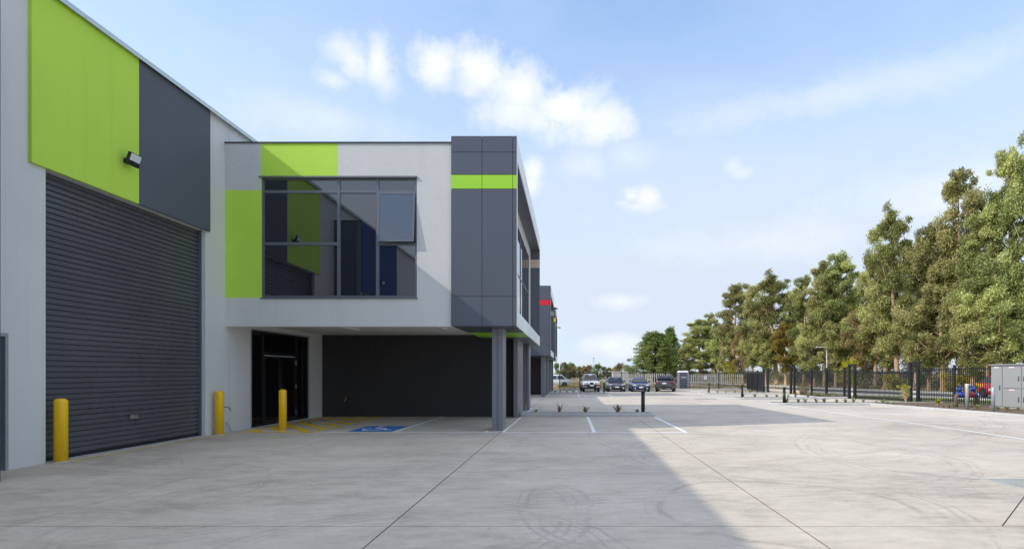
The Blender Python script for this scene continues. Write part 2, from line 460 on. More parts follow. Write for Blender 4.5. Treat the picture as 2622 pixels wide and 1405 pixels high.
# ------------------------------------------------------------------ mesh helpers
class MB:
    def __init__(s):
        s.v, s.f = [], []
    def add(s, vs, fs):
        o = len(s.v)
        s.v += [tuple(p) for p in vs]
        s.f += [tuple(i + o for i in q) for q in fs]
        return s
    def box(s, x0, x1, y0, y1, z0, z1):
        return s.add([(x0, y0, z0), (x1, y0, z0), (x1, y1, z0), (x0, y1, z0), (x0, y0, z1), (x1, y0, z1), (x1, y1, z1), (x0, y1, z1)],
                     [(0, 3, 2, 1), (4, 5, 6, 7), (0, 1, 5, 4), (1, 2, 6, 5), (2, 3, 7, 6), (3, 0, 4, 7)])
    def cbox(s, x0, x1, y0, y1, z0, z1, c=0.01):
        """box with its vertical edges and top edge chamfered"""
        def ring(i, z):
            return [(x0 + i + c, y0 + i, z), (x1 - i - c, y0 + i, z), (x1 - i, y0 + i + c, z), (x1 - i, y1 - i - c, z),
                    (x1 - i - c, y1 - i, z), (x0 + i + c, y1 - i, z), (x0 + i, y1 - i - c, z), (x0 + i, y0 + i + c, z)]
        vs = ring(0, z0) + ring(0, z1 - c) + ring(c, z1)
        fs = [tuple(range(7, -1, -1)), tuple(range(16, 24))]
        for r in (0, 8):
            for k in range(8):
                fs.append((r + k, r + (k + 1) % 8, r + 8 + (k + 1) % 8, r + 8 + k))
        return s.add(vs, fs)
    def tube(s, p0, p1, r0, r1=None, n=10, caps=True):
        r1 = r0 if r1 is None else r1
        p0, p1 = Vector(p0), Vector(p1)
        d = (p1 - p0)
        if d.length < 1e-6:
            return s
        d.normalize()
        a = d.orthogonal().normalized(); b = d.cross(a)
        vs = []
        for p, r in ((p0, r0), (p1, r1)):
            for k in range(n):
                t = 2 * math.pi * k / n
                vs.append(p + a * (r * math.cos(t)) + b * (r * math.sin(t)))
        fs = [(k, (k + 1) % n, n + (k + 1) % n, n + k) for k in range(n)]
        if caps:
            fs += [tuple(range(n - 1, -1, -1)), tuple(range(n, 2 * n))]
        return s.add(vs, fs)
    def path(s, pts, rad, n=8):
        """continuous tube through points; rad a number or one per point"""
        pts = [Vector(p) for p in pts]
        m = len(pts)
        rad = [rad] * m if isinstance(rad, (int, float)) else rad
        vs = []
        ref = None
        for i, p in enumerate(pts):
            d = (pts[min(i + 1, m - 1)] - pts[max(i - 1, 0)]).normalized()
            if ref is None:
                ref = d.orthogonal().normalized()
            a = (ref - d * ref.dot(d)).normalized(); ref = a
            b = d.cross(a)
            for k in range(n):
                t = 2 * math.pi * k / n
                vs.append(p + a * (rad[i] * math.cos(t)) + b * (rad[i] * math.sin(t)))
        fs = []
        for i in range(m - 1):
            for k in range(n):
                fs.append((i * n + k, i * n + (k + 1) % n, (i + 1) * n + (k + 1) % n, (i + 1) * n + k))
        fs += [tuple(range(n - 1, -1, -1)), tuple(range((m - 1) * n, m * n))]
        return s.add(vs, fs)
    def lathe(s, prof, n=16, origin=(0, 0, 0), axis='z'):
        ox, oy, oz = origin
        vs = []
        for r, h in prof:
            for k in range(n):
                t = 2 * math.pi * k / n
                c, q = r * math.cos(t), r * math.sin(t)
                vs.append((ox + c, oy + q, oz + h) if axis == 'z' else ((ox + h, oy + c, oz + q) if axis == 'x' else (ox + q, oy + h, oz + c)))
        m = len(prof)
        fs = []
        for i in range(m - 1):
            for k in range(n):
                fs.append((i * n + k, i * n + (k + 1) % n, (i + 1) * n + (k + 1) % n, (i + 1) * n + k))
        fs += [tuple(range(n - 1, -1, -1)), tuple(range((m - 1) * n, m * n))]
        return s.add(vs, fs)
    def prism(s, poly, h0, h1, axis='z'):
        """polygon (list of 2d points, counter-clockwise) pushed from h0 to h1 along axis"""
        def P(a, b, h):
            return (a, b, h) if axis == 'z' else ((h, a, b) if axis == 'x' else (a, h, b))
        n = len(poly)
        vs = [P(a, b, h0) for a, b in poly] + [P(a, b, h1) for a, b in poly]
        fs = [tuple(range(n - 1, -1, -1)), tuple(range(n, 2 * n))] + [(k, (k + 1) % n, n + (k + 1) % n, n + k) for k in range(n)]
        return s.add(vs, fs)
    def mesh(s, name, mat, smooth=False):
        me = bpy.data.meshes.new(name)
        me.from_pydata(s.v, [], s.f)
        me.materials.append(mat)
        if smooth:
            me.polygons.foreach_set('use_smooth', [True] * len(me.polygons))
        me.update()
        return me
    def build(s, name, mat, parent=None, smooth=False, loc=None, fixn=True):
        me = s.mesh(name, mat, smooth)
        if fixn:
            bm = bmesh.new(); bm.from_mesh(me)
            bmesh.ops.recalc_face_normals(bm, faces=bm.faces)
            bm.to_mesh(me); bm.free()
        return link(name, me, parent, loc)

def link(name, me, parent=None, loc=None, rot=None, scale=None):
    o = bpy.data.objects.new(name, me)
    COL.objects.link(o)
    if parent is not None:
        o.parent = parent
    if loc is not None:
        o.location = loc
    if rot is not None:
        o.rotation_euler = rot
    if scale is not None:
        o.scale = scale
    return o

def thing(name, label, cat, loc=(0, 0, 0), rz=0.0, group=None, scale=None):
    o = link(name, None, None, loc, (0, 0, rz), scale)
    o.empty_display_size = 0.2
    return tag(o, label, cat, group)

def tag(o, label, cat, group=None):
    o['label'] = label
    o['category'] = cat
    if group:
        o['group'] = group
    return o

def struct(o, kind='structure', label=None):
    o['kind'] = kind
    if label:
        o['label'] = label
    return o

def copy_tree(o, parent=None):
    c = o.copy()
    COL.objects.link(c)
    c.parent = parent
    for ch in o.children:
        copy_tree(ch, c)
    return c

def bevel(o, w, seg=2):
    m = o.modifiers.new('bevel', 'BEVEL')
    m.width = w; m.segments = seg; m.limit_method = 'ANGLE'
    return o

# ------------------------------------------------------------------ the ground's fall
def gz(y):
    """paving is level near the offices, then falls gently away"""
    if y <= 15:
        return 0.0
    return -0.007 * (min(y, 62) - 15)

def ground_pt(px, py, up=0.0):
    """photograph pixel -> point on the ground (or `up` above it)"""
    y = 20.0
    for _ in range(30):
        h = EYE - gz(y) - up
        y = FPX * h / (py - VY)
    return ((px - VX) * y / FPX, y)

def sheet(mb, x0, x1, y0, y1, up):
    """flat strip laid on the fall of the ground"""
    ys = sorted({y0, y1, *[c for c in (15.0, 62.0) if y0 < c < y1]})
    vs, fs = [], []
    for y in ys:
        vs += [(x0, y, gz(y) + up), (x1, y, gz(y) + up)]
    for i in range(len(ys) - 1):
        fs.append((2 * i, 2 * i + 1, 2 * i + 3, 2 * i + 2))
    return mb.add(vs, fs)

def poly_sheet(mb, pts, up):
    return mb.add([(x, y, gz(y) + up) for x, y in pts], [tuple(range(len(pts)))])

XW = -9.40     # face of the warehouse wall
YF = 14.23     # face of the office front
FENCE = lambda y: 24.47 - 0.15 * y        # boundary fence line
KERBX = lambda y: 18.3 - 0.10 * y         # kerb in front of the fence bed

# ------------------------------------------------------------------ ground, road, verge
mb = MB()
xs = [-900, -40, -15, 0, 10, 25, 40, 80, 1200]
ys = [-300, -60, 0, 15, 30, 45, 62, 90, 140, 260, 2500]
vs = [(x, y, gz(y) - 0.05) for y in ys for x in xs]
fs = [(j * len(xs) + i, j * len(xs) + i + 1, (j + 1) * len(xs) + i + 1, (j + 1) * len(xs) + i) for j in range(len(ys) - 1) for i in range(len(xs) - 1)]
mb.add(vs, fs)
struct(mb.build('ground', GROUND, fixn=False))

ROADFAR = lambda y: 41.0 - 0.16 * y
ROADNEAR = lambda y: 31.5 - 0.16 * y
def band(mb, fa, fb, y0, y1, up, n=24):
    vs, fs = [], []
    for i in range(n + 1):
        y = y0 + (y1 - y0) * i / n
        vs += [(fa(y), y, gz(y) + up), (fb(y), y, gz(y) + up)]
    for i in range(n):
        fs.append((2 * i, 2 * i + 1, 2 * i + 3, 2 * i + 2))
    return mb.add(vs, fs)
struct(band(MB(), ROADNEAR, ROADFAR, -40, 190, -0.035).build('road', ASPHALT, fixn=False))
def kerb_band(f, w, y0, y1, h, step=6.0):
    """kerb along a line x = f(y): profile with a battered face and a rounded nose"""
    mb = MB()
    n = int((y1 - y0) / step)
    prof = [(0, -0.05), (0.0, h * 0.55), (0.02, h * 0.9), (0.045, h), (w, h), (w, -0.05)]
    vs, fs = [], []
    for i in range(n + 1):
        y = y0 + (y1 - y0) * i / n
        for dx, dz in prof:
            vs.append((f(y) + dx, y, gz(y) + dz))
    m = len(prof)
    for i in range(n):
        for k in range(m - 1):
            fs.append((i * m + k, (i + 1) * m + k, (i + 1) * m + k + 1, i * m + k + 1))
    mb.add(vs, fs)
    return mb
struct(kerb_band(ROADFAR, 0.25, -40, 190, 0.13).build('road_kerb', KERB))
struct(kerb_band(lambda y: ROADNEAR(y) - 0.25, 0.25, -40, 190, 0.13).build('road_kerb', KERB))
struct(band(MB(), lambda y: ROADFAR(y) + 3.6, lambda y: ROADFAR(y) + 5.0, -40, 190, 0.03).build('footpath', KERB, fixn=False))
GRASSV = simple('mown_verge', srgb(126, 128, 68), 0.95, var=0.3, vs=1.5, bmp=0.6, bs=25)
struct(band(MB(), lambda y: ROADFAR(y) + 0.25, lambda y: ROADFAR(y) + 3.6, -40, 190, 0.02).build('verge', GRASSV, fixn=False))
struct(band(MB(), lambda y: FENCE(y) + 0.4, lambda y: ROADNEAR(y) - 0.25, -40, 41, 0.01).build('verge', GRASSV, fixn=False))

# ------------------------------------------------------------------ concrete car park of poured slabs
park = struct(link('car_park', None))
park.empty_display_size = 0.2
JX = [-9.40, -5.92, -1.92, 2.40, 6.70, 11.05, 15.40, 19.9]
JY = [-14, -9.0, -3.6, 0.6, 5.54, 10.1, 15.0, 20.1, 25.2, 31.0, 37.0, 43.0, 50.0, 58.6]
for i in range(len(JX) - 1):
    for j in range(len(JY) - 1):
        g = 0.008
        x0, x1, y0, y1 = JX[i] + g, JX[i + 1] - g, JY[j] + g, JY[j + 1] - g
        if i == len(JX) - 2 and y0 > 48:
            continue
        b = 0.002
        zt0, zt1 = gz(y0), gz(y1)
        vs = [(x0, y0, zt0 - .045), (x1, y0, zt0 - .045), (x1, y1, zt1 - .045), (x0, y1, zt1 - .045),
              (x0, y0, zt0 - b), (x1, y0, zt0 - b), (x1, y1, zt1 - b), (x0, y1, zt1 - b),
              (x0 + b, y0 + b, zt0), (x1 - b, y0 + b, zt0), (x1 - b, y1 - b, zt1), (x0 + b, y1 - b, zt1)]
        fs = [(0, 1, 5, 4), (1, 2, 6, 5), (2, 3, 7, 6), (3, 0, 4, 7), (4, 5, 9, 8), (5, 6, 10, 9), (6, 7, 11, 10), (7, 4, 8, 11), (8, 9, 10, 11)]
        MB().add(vs, fs).build('slab', CONC, park, fixn=False)
JOINT = simple('joint_filler', srgb(78, 68, 56), 0.95)
m = MB()
sheet(m, JX[0] + .02, JX[-1] - .02, -13.9, 47.9, -.004); sheet(m, JX[0] + .02, JX[-2] - .02, 47.9, 58.5, -.004)
m.build('joint_filler', JOINT, park, fixn=False)
# driveway apron out to the road
def apron(pts, up=0.0):
    o = poly_sheet(MB(), pts, up).build('driveway', CONC, park, fixn=False)
    return o
apron([(15.2, 36.2), (FENCE(36.2) + .4, 36.2), (ROADNEAR(37) - .2, 37.0), (ROADNEAR(47) - .2, 47), (FENCE(46.6), 46.6), (15.2, 44.3)], 0.004)
apron([(15.2, 28.7), (FENCE(28.7) + .4, 28.7), (FENCE(34.4) + .4, 34.4), (15.2, 34.4)], 0.004)

def lines(name, rects, mat, up=0.004):
    for x0, x1, y0, y1 in rects:
        sheet(MB(), x0, x1, y0, y1, up).build(name, mat, park, fixn=False)
w = 0.05
lines('painted_line', [
    (-6.96, -1.99, YF - .06, YF + .04), (-1.80, 3.20, YF - .06, YF + .04),
    (-4.86, -4.76, YF + .05, 19.75),
    (-2.36, -2.28, YF + .05, 14.62),
    (-1.91 + .03, -1.80, YF + .05, 19.62), (0.59, 0.69, YF + .05, 19.62), (3.09, 3.19, YF + .05, 19.62),
    (-1.88, -1.80, 20.45, 25.1), (0.59, 0.69, 20.45, 25.1), (3.09, 3.19, 20.45, 25.1), (-1.80, 0.58, 25.0, 25.1), (0.70, 3.08, 25.0, 25.1),
    (-9.3, 3.2, 38.9, 39.0), (-1.88, -1.80, 39.05, 44.9), (0.59, 0.69, 39.05, 44.9), (3.09, 3.19, 39.05, 44.9),
    (-1.88, -1.80, 45.8, 50.6), (0.59, 0.69, 45.8, 50.6),
    (0.6, 0.7, 51.6, 57), (3.12, 3.22, 51.6, 57), (5.62, 5.72, 51.6, 57), (8.12, 8.22, 51.6, 57), (10.7, 10.8, 51.6, 57),
    (11.02, 11.12, 9.5, 27.2), (11.0, 11.1, 35.6, 44.2),
    (11.14, 16.4, 18.05, 18.15), (11.14, 15.9, 23.45, 23.55), (11.14, 16.9, 12.6, 12.7),
    (11.12, 15.4, 39.4, 39.5)], WHITE_LINE)
# yellow hatching of the shared zone beside the accessible bay
for k in range(9):
    y0 = 14.62 + k * 0.84
    n = 16                                  # columns across the zone, clipped to its edges
    vs = []
    for q in range(n + 1):
        x = -8.94 + (8.94 - 7.08) * q / n
        lo = y0 - 1.235 * (x + 8.94); hi = lo + .36
        lo, hi = min(max(lo, 14.27), 19.7), min(max(hi, 14.27), 19.7)
        if hi - lo > .004:
            vs += [(x, lo, gz(lo) + .005), (x, hi, gz(hi) + .005)]
    m = len(vs) // 2
    if m > 1:
        MB().add(vs, [(2 * q, 2 * q + 2, 2 * q + 3, 2 * q + 1) for q in range(m - 1)]).build('hatching_stripe', YELLOW_LINE, park, fixn=False)
lines('yellow_line', [(-9.05, -8.95, 14.22, 19.7), (-7.07, -6.98, 14.22, 19.7), (-8.94, -7.08, 14.18, 14.26), (-9.22, -9.15, 9.5, 13.4), (-9.33, -9.30, 9.5, 13.4)], YELLOW_LINE, 0.0045)
# accessible bay symbol
sx0, sx1, sy0, sy1 = -6.15, -4.98, 14.46, 15.98
sheet(MB(), sx0 - .02, sx1 + .02, sy0, sy1, 0.006).build('blue_square', BLUE_PAINT, park, fixn=False)
def sym(pts, up=0.0095):
    c = ((sx0 + sx1) / 2, (sy0 + sy1) / 2)
    return [(c[0] + (x - 0.5) * 1.05, c[1] + (y - 0.5) * 1.28) for x, y in pts]
mbs = MB()
def stroke(pts, w):
    P = [Vector((x, y)) for x, y in sym(pts)]
    for p, q in zip(P, P[1:]):
        d = (q - p).normalized(); nrm = Vector((-d.y, d.x)) * w
        e = d * w * 0.6
        quad = [p + nrm - e, p - nrm - e, q - nrm + e, q + nrm + e]
        mbs.add([(v.x, v.y, gz(v.y) + 0.0095 + 0.0004 * random.random()) for v in quad], [(0, 1, 2, 3)])
arc = [(0.42 + 0.27 * math.cos(t), 0.34 + 0.25 * math.sin(t)) for t in np.linspace(R(125), R(385), 16)]
stroke(arc, 0.045)
stroke([(0.40, 0.80), (0.44, 0.44)], 0.05)
stroke([(0.44, 0.47), (0.68, 0.45), (0.80, 0.22), (0.92, 0.22)], 0.05)
stroke([(0.42, 0.64), (0.62, 0.64)], 0.04)
mbs.add([(*(lambda p: (p[0], p[1], gz(p[1]) + .0099))(sym([(0.38 + .07 * math.cos(t), 0.92 + .065 * math.sin(t))])[0]),) for t in np.linspace(0, 2 * math.pi, 13)[:-1]], [tuple(range(12))])
mbs.build('wheelchair_symbol', WHITE_LINE, park, fixn=False)
# sawn diagonal joint by the storm pit
def thin(p, q, wd, up=0.003):
    p, q = Vector(p), Vector(q)
    d = (q - p).normalized(); n = Vector((-d.y, d.x)) * wd / 2
    return MB().add([(v.x, v.y, gz(v.y) + up) for v in (p + n, p - n, q - n, q + n)], [(0, 1, 2, 3)])
thin((6.25, 7.15), (4.57, 5.54), 0.010).build('sawn_joint', PIT, park, fixn=False)
thin((6.22, 7.95), (5.2, 8.7), 0.008).build('sawn_joint', PIT, park, fixn=False)

# ------------------------------------------------------------------ storm water pits
def pit(x0, x1, y0, y1, nb, label):
    t = thing('storm_pit', label, 'drain', (x0, y0, gz(y0)))
    W, D = x1 - x0, y1 - y0
    s = -0.007 if y0 > 15 else 0.0
    def zb(y): return s * y
    m = MB().add([(0, 0, .005), (W, 0, .005), (W, D, .005 + zb(D)), (0, D, .005 + zb(D))], [(0, 1, 2, 3)])
    m.build('pit_floor', PIT, t, fixn=False)
    f = MB()
    for bx in ((0, W, -.03, .02), (0, W, D - .02, D + .03)):
        f.box(bx[0] - .03, bx[1] + .03, bx[2], bx[3], zb(bx[2]), .016 + zb(bx[3]))
    f.box(-.03, .02, .02, D - .02, zb(D), .0155); f.box(W - .02, W + .03, .02, D - .02, zb(D), .0155)
    f.build('grate_frame', GRATE, t)
    bw = .17 * W / nb
    base = MB().add([(x, y, z + zb(y)) for y in (.022, D - .022) for x, z in ((-bw, .006), (bw, .006), (bw, .0145), (-bw, .0145))],
                    [(0, 1, 2, 3), (7, 6, 5, 4), (0, 4, 5, 1), (1, 5, 6, 2), (2, 6, 7, 3), (3, 7, 4, 0)]).mesh('grate_bar', GRATE)
    for k in range(nb):
        link('grate_bar', base, t, (W * (k + .5) / nb, 0, 0))
    c = MB()
    for k in range(1, 6):
        y = D * k / 6
        c.box(.022, W - .022, y - .008, y + .008, .004 + zb(D), .0125)
    c.build('cross_bar', GRATE, t)
    return t
pit(6.30, 7.35, 7.02, 7.92, 20, 'galvanised storm drain grate where the sawn joints of the near concrete meet')
px, py = ground_pt(1805, 1021)
pit(px - .75, px + .75, py - .45, py + .45, 10, 'dark storm drain grate alone in the open concrete near the parked cars')
pit(-8.45, -8.0, 17.2, 17.65, 6, 'small dark drain cover in the yellow hatching by the entrance')

# ------------------------------------------------------------------ kerbed islands and beds
def kerb_ring(outline, h, wd, label, seg=2.6, soil=True, name='garden_island'):
    """raised bed: separate kerb lengths round it and soil inside"""
    t = struct(link(name, None))
    t.empty_display_size = 0.2
    t['label'] = label
    P = [Vector(p) for p in outline]
    n = len(P)
    area = sum(P[i].x * P[(i + 1) % n].y - P[(i + 1) % n].x * P[i].y for i in range(n))
    if area < 0:
        P.reverse()
    Q = []
    for i in range(n):
        d0 = (P[i] - P[i - 1]).normalized(); d1 = (P[(i + 1) % n] - P[i]).normalized()
        n0 = Vector((-d0.y, d0.x)); n1 = Vector((-d1.y, d1.x))
        m = (n0 + n1).normalized()
        Q.append(P[i] + m * (wd / max(0.4, m.dot(n0))))
    # walk the ring, cutting it into kerb lengths
    run_p, run_q, acc = [P[0]], [Q[0]], 0.0
    def flush():
        nonlocal run_p, run_q
        if len(run_p) < 2:
            return
        mb = MB()
        prof = []
        for p, q in zip(run_p, run_q):
            u = (q - p).normalized()
            prof.append([(p, -.03), (p, h * .6), (p + u * .02, h * .93), (p + u * .045, h), (q, h), (q, -.03)])
        vs, fs = [], []
        for row in prof:
            for pt, z in row:
                vs.append((pt.x, pt.y, gz(pt.y) + z))
        for i in range(len(prof) - 1):
            for k in range(5):
                fs.append((i * 6 + k, i * 6 + k + 1, i * 6 + 7 + k, i * 6 + 6 + k))
        fs += [tuple(range(6)), tuple(range(len(prof) * 6 - 1, len(prof) * 6 - 7, -1))]
        mb.add(vs, fs).build('kerb_stone', KERB, t)
    for i in range(n):
        a, b = P[i], P[(i + 1) % n]
        qa, qb = Q[i], Q[(i + 1) % n]
        L = (b - a).length
        k = max(1, round(L / seg)) if L > seg * 0.6 else 1
        for s in range(1, k + 1):
            f = s / k
            p, q = a.lerp(b, f), qa.lerp(qb, f)
            acc += L / k
            gap = 0.008 / max(L, .01)
            if acc > seg * 0.8 or (i == n - 1 and s == k):
                run_p.append(a.lerp(b, max(0, f - gap))); run_q.append(qa.lerp(qb, max(0, f - gap)))
                flush()
                run_p, run_q, acc = [p], [q], 0.0
            else:
                run_p.append(p); run_q.append(q)
    if soil:
        mb = MB()
        c = sum((q for q in Q), Vector((0, 0))) / n
        vs = [(q.x, q.y, gz(q.y) + h * .72) for q in Q]
        mb.add(vs, [tuple(range(n))])
        struct(mb.build('soil', SOIL, t, fixn=False), 'stuff')
    return t
def nose_rect(x0, x1, y0, y1, left=False, right=True):
    r = (y1 - y0) / 2
    pts = []
    cy = (y0 + y1) / 2
    if right:
        pts += [(x1 - r + r * math.cos(a), cy + r * math.sin(a)) for a in np.linspace(-math.pi / 2, math.pi / 2, 9)]
    else:
        pts += [(x1, y0), (x1, y1)]
    if left:
        pts += [(x0 + r + r * math.cos(a), cy + r * math.sin(a)) for a in np.linspace(math.pi / 2, 3 * math.pi / 2, 9)]
    else:
        pts += [(x0, y1), (x0, y0)]
    return pts
kerb_ring(nose_rect(-1.86, 3.25, 19.66, 20.42), .14, .14, 'narrow kerbed garden strip between the bays of the green office')
kerb_ring(nose_rect(-1.86, 3.30, 44.95, 45.75), .14, .14, 'narrow kerbed garden strip between the bays of the red office')
kerb_ring(nose_rect(10.5, 15.55, 27.25, 28.55, left=True, right=False), .14, .14, 'kerbed island beside the closed sliding gate')
kerb_ring(nose_rect(10.75, 17.0, 34.45, 35.75, left=True, right=False), .14, .14, 'kerbed island on the near side of the driveway')
kerb_ring(nose_rect(10.95, 17.2, 44.3, 45.6, left=True, right=False), .14, .14, 'kerbed island on the far side of the driveway')
yk = [-12, -4, 4, 12, 18, 23, 28.55]
kerb_ring([(KERBX(y), y) for y in yk] + [(FENCE(y) + .3, y) for y in reversed(yk)], .14, .15, 'kerbed soil bed along the boundary fence', name='garden_bed')
kerb_ring([(17.05, 35.9), (17.05, 41.8), (FENCE(41.8) + .2, 41.8), (FENCE(35.9) + .2, 35.9)], .13, .12, 'kerbed soil bed beside the driveway opening', name='garden_bed')
kerb_ring([(-1.4, 57.4), (20.0, 57.4), (20.4, 60.6), (-1.4, 60.6)], .14, .15, 'kerbed bed in front of the far fence', name='garden_bed')

# ------------------------------------------------------------------ warehouse
def wall_along_y(mb, x0, x1, y0, y1, z0, z1, holes):
    """wall slab in the YZ plane cut by rectangular holes (ya, yb, za, zb)"""
    yy = sorted({y0, y1, *[h[0] for h in holes], *[h[1] for h in holes]})
    for a, b in zip(yy, yy[1:]):
        cut = sorted([(h[2], h[3]) for h in holes if h[0] <= a + 1e-6 and h[1] >= b - 1e-6])
        z = z0
        for za, zb in cut:
            if za > z + 1e-6:
                mb.box(x0, x1, a, b, z, za)
            z = zb
        if z < z1 - 1e-6:
            mb.box(x0, x1, a, b, z, z1)
    return mb

WH = thing('warehouse', 'long grey warehouse with lime and charcoal wall panels above a roller door', 'warehouse', (XW, 0, 0))
def W(mb, name, mat, parent=None, **k):
    """parts are written in world coordinates; move them under the warehouse's origin"""
    p = parent or WH
    o = mb.build(name, mat, p, **k)
    off = -Vector(WH.location)
    o.data.transform(Matrix.Translation(off))
    return o
DY0, DY1, DZ = 9.37, 13.47, 5.27
PY0, PY1, PYM = 9.07, 13.57, 11.33
TOP = 8.42
holes = [(DY0, DY1, 0, DZ), (7.88, 8.74, 0, 2.28), (15.40, 18.77, 0, 2.89), (0.9, 5.0, 0, DZ)]
m = MB()
for a, b in ((-26, -3.6), (-3.59, 6.9), (6.91, 14.40), (14.412, 26.0), (26.01, 38), (38.01, 58)):   # precast panels with open joints
    hh = [h for h in holes if h[0] >= a and h[1] <= b]
    wall_along_y(m, XW - .22, XW, a, b, -0.4, TOP, hh)
W(m, 'wall', G_WALL)
for y in (-3.595, 6.905, 14.406, 26.005, 38.005):
    W(MB().box(XW - .2, XW - .012, y - .012, y + .012, -0.3, TOP), 'joint_sealant', CAB_D)
W(MB().box(XW + .001, XW + .06, PY0, PYM - .004, DZ, TOP), 'upper_panel', GREEN)
W(MB().box(XW + .001, XW + .06, PYM + .004, PY1, DZ, TOP), 'upper_panel', CHAR_W)
W(MB().box(XW + .001, XW + .11, .6, 5.3, DZ, TOP), 'upper_panel', BLUE_W)
for a, b in ((-26, -2), (-1.99, 10), (10.01, 22), (22.01, 40), (40.01, 58)):
    W(MB().box(XW - .26, XW + .13, a, b, TOP + .002, TOP + .05).box(XW + .131, XW + .136, a, b, TOP - .05, TOP + .05), 'capping', CAPPING)
W(MB().box(-34, XW - .27, -26, 58, 7.9, 8.0), 'roof', CAPPING)
# roller door: every slat its own curved curtain strip
rd = link('roller_door', None, WH)
prof = [(0.0, -0.014), (0.016, -0.016), (0.020, 0.012), (0.030, 0.017), (0.052, 0.013), (0.060, 0.016), (0.084, 0.013), (0.094, 0.008), (0.104, -0.014)]
def slat_mesh(L):
    vs = []
    for z, x in prof:
        vs += [(x, 0, z), (x, L, z)]
    fs = [(2 * i, 2 * i + 1, 2 * i + 3, 2 * i + 2) for i in range(len(prof) - 1)]
    mb = MB().add(vs, fs)
    bk = MB().add([(x - .004, y, z) for x, y, z in vs], [])
    return mb
sm = slat_mesh(DY1 - DY0 + .06).mesh('slat', SLATM)
nsl = 50
for k in range(nsl):
    link('slat', sm, rd, (-.165 + random.uniform(-.004, .004), DY0 - .03, 0.07 + k * 0.104))
W(MB().box(XW - .18, XW - .13, DY0, DY1, 0.005, 0.068), 'bottom_rail', FRAME_D, rd)
W(MB().box(XW - .128, XW - .112, 11.3, 11.52, .62, .72).box(XW - .112, XW - .10, 11.38, 11.44, .64, .70), 'lock', STEEL, rd)
W(MB().box(XW - .20, XW - .196, DY0 - .1, DY1 + .1, 0, DZ + .1), 'backing', PIT, rd)
for y0, y1 in ((DY0, DY0 + .035), (DY1 - .035, DY1)):
    W(MB().box(XW - .15, XW - .09, y0 + .001, y1 - .001, 0.0, DZ), 'guide_rail', FRAME, rd)
W(MB().box(XW - .22, XW + .16, DY0 + .002, DY1 - .002, -.02, .012), 'threshold', KERB)
# staff door by the blade wall
sd = link('staff_door', None, WH)
W(MB().box(XW - .10, XW - .06, 7.93, 8.69, .01, 2.22), 'door_leaf', DOORM, sd)
f = MB().box(XW - .12, XW + .015, 8.69, 8.738, 0, 2.278).box(XW - .12, XW + .015, 7.882, 7.93, 0, 2.278).box(XW - .12, XW + .015, 7.931, 8.689, 2.225, 2.278)
W(f, 'door_frame', DFRAME, sd)
h = MB().box(XW - .058, XW - .05, 8.56, 8.62, .92, 1.16).tube((XW - .05, 8.59, 1.0), (XW + .0, 8.59, 1.0), .009).tube((XW + .0, 8.60, 1.0), (XW + .0, 8.46, 1.0), .01)
W(h, 'handle', STEEL, sd)
# door behind the photographer's left shoulder, seen only mirrored in the window
m = MB()
for k in range(50):
    z = .02 + k * .104
    m.box(XW - .17, XW - .15, .9, 5.0, z, z + .08)
m.box(XW - .2, XW - .18, .85, 5.05, 0, DZ)
struct(W(m, 'rear_roller_curtain', SLATM), 'stuff')

# blade wall that divides the two tenancies
t = thing('blade_wall', 'tall charcoal blade wall standing out beside the staff door', 'wall', (XW, 7.6, 0))
m = MB().cbox(.002, .915, -.22, .2, -.05, 7.62, .012)
m.build('wall', CHAR_W, t)
MB().box(-.0, .935, -.24, .22, 7.622, 7.67).build('capping', CAP_DARK, t)

# ------------------------------------------------------------------ floodlights on the warehouse wall
def floodlight(loc, label, rot=0.0):
    t = thing('floodlight', label, 'floodlight', loc, rot)
    MB().box(0, .012, -.05, .05, -.05, .05).build('wall_plate', PLASTIC_B, t)
    br = MB().box(.012, .12, -.02, .02, -.012, .012).box(.12, .135, -.14, .14, -.02, .02)
    br.build('bracket', PLASTIC_B, t)
    tl = Matrix.Translation((.17, 0, 0.02)) @ Matrix.Rotation(R(18), 4, 'Y')
    b = MB().box(-.03, .03, -.15, .15, -.13, .13)
    o = b.build('lamp_body', BLACKM, t); o.data.transform(tl); bevel(o, .012)
    o = MB().box(.031, .034, -.125, .125, -.03, .115).build('lens', LAMPG, t); o.data.transform(tl)
    return t
floodlight((XW + .062, 10.98, 6.06), 'black square floodlight on a bracket over the roller door, beside the lime panel')
floodlight((XW + .112, 3.2, 5.93), 'black square floodlight on the navy panel behind the blade wall')

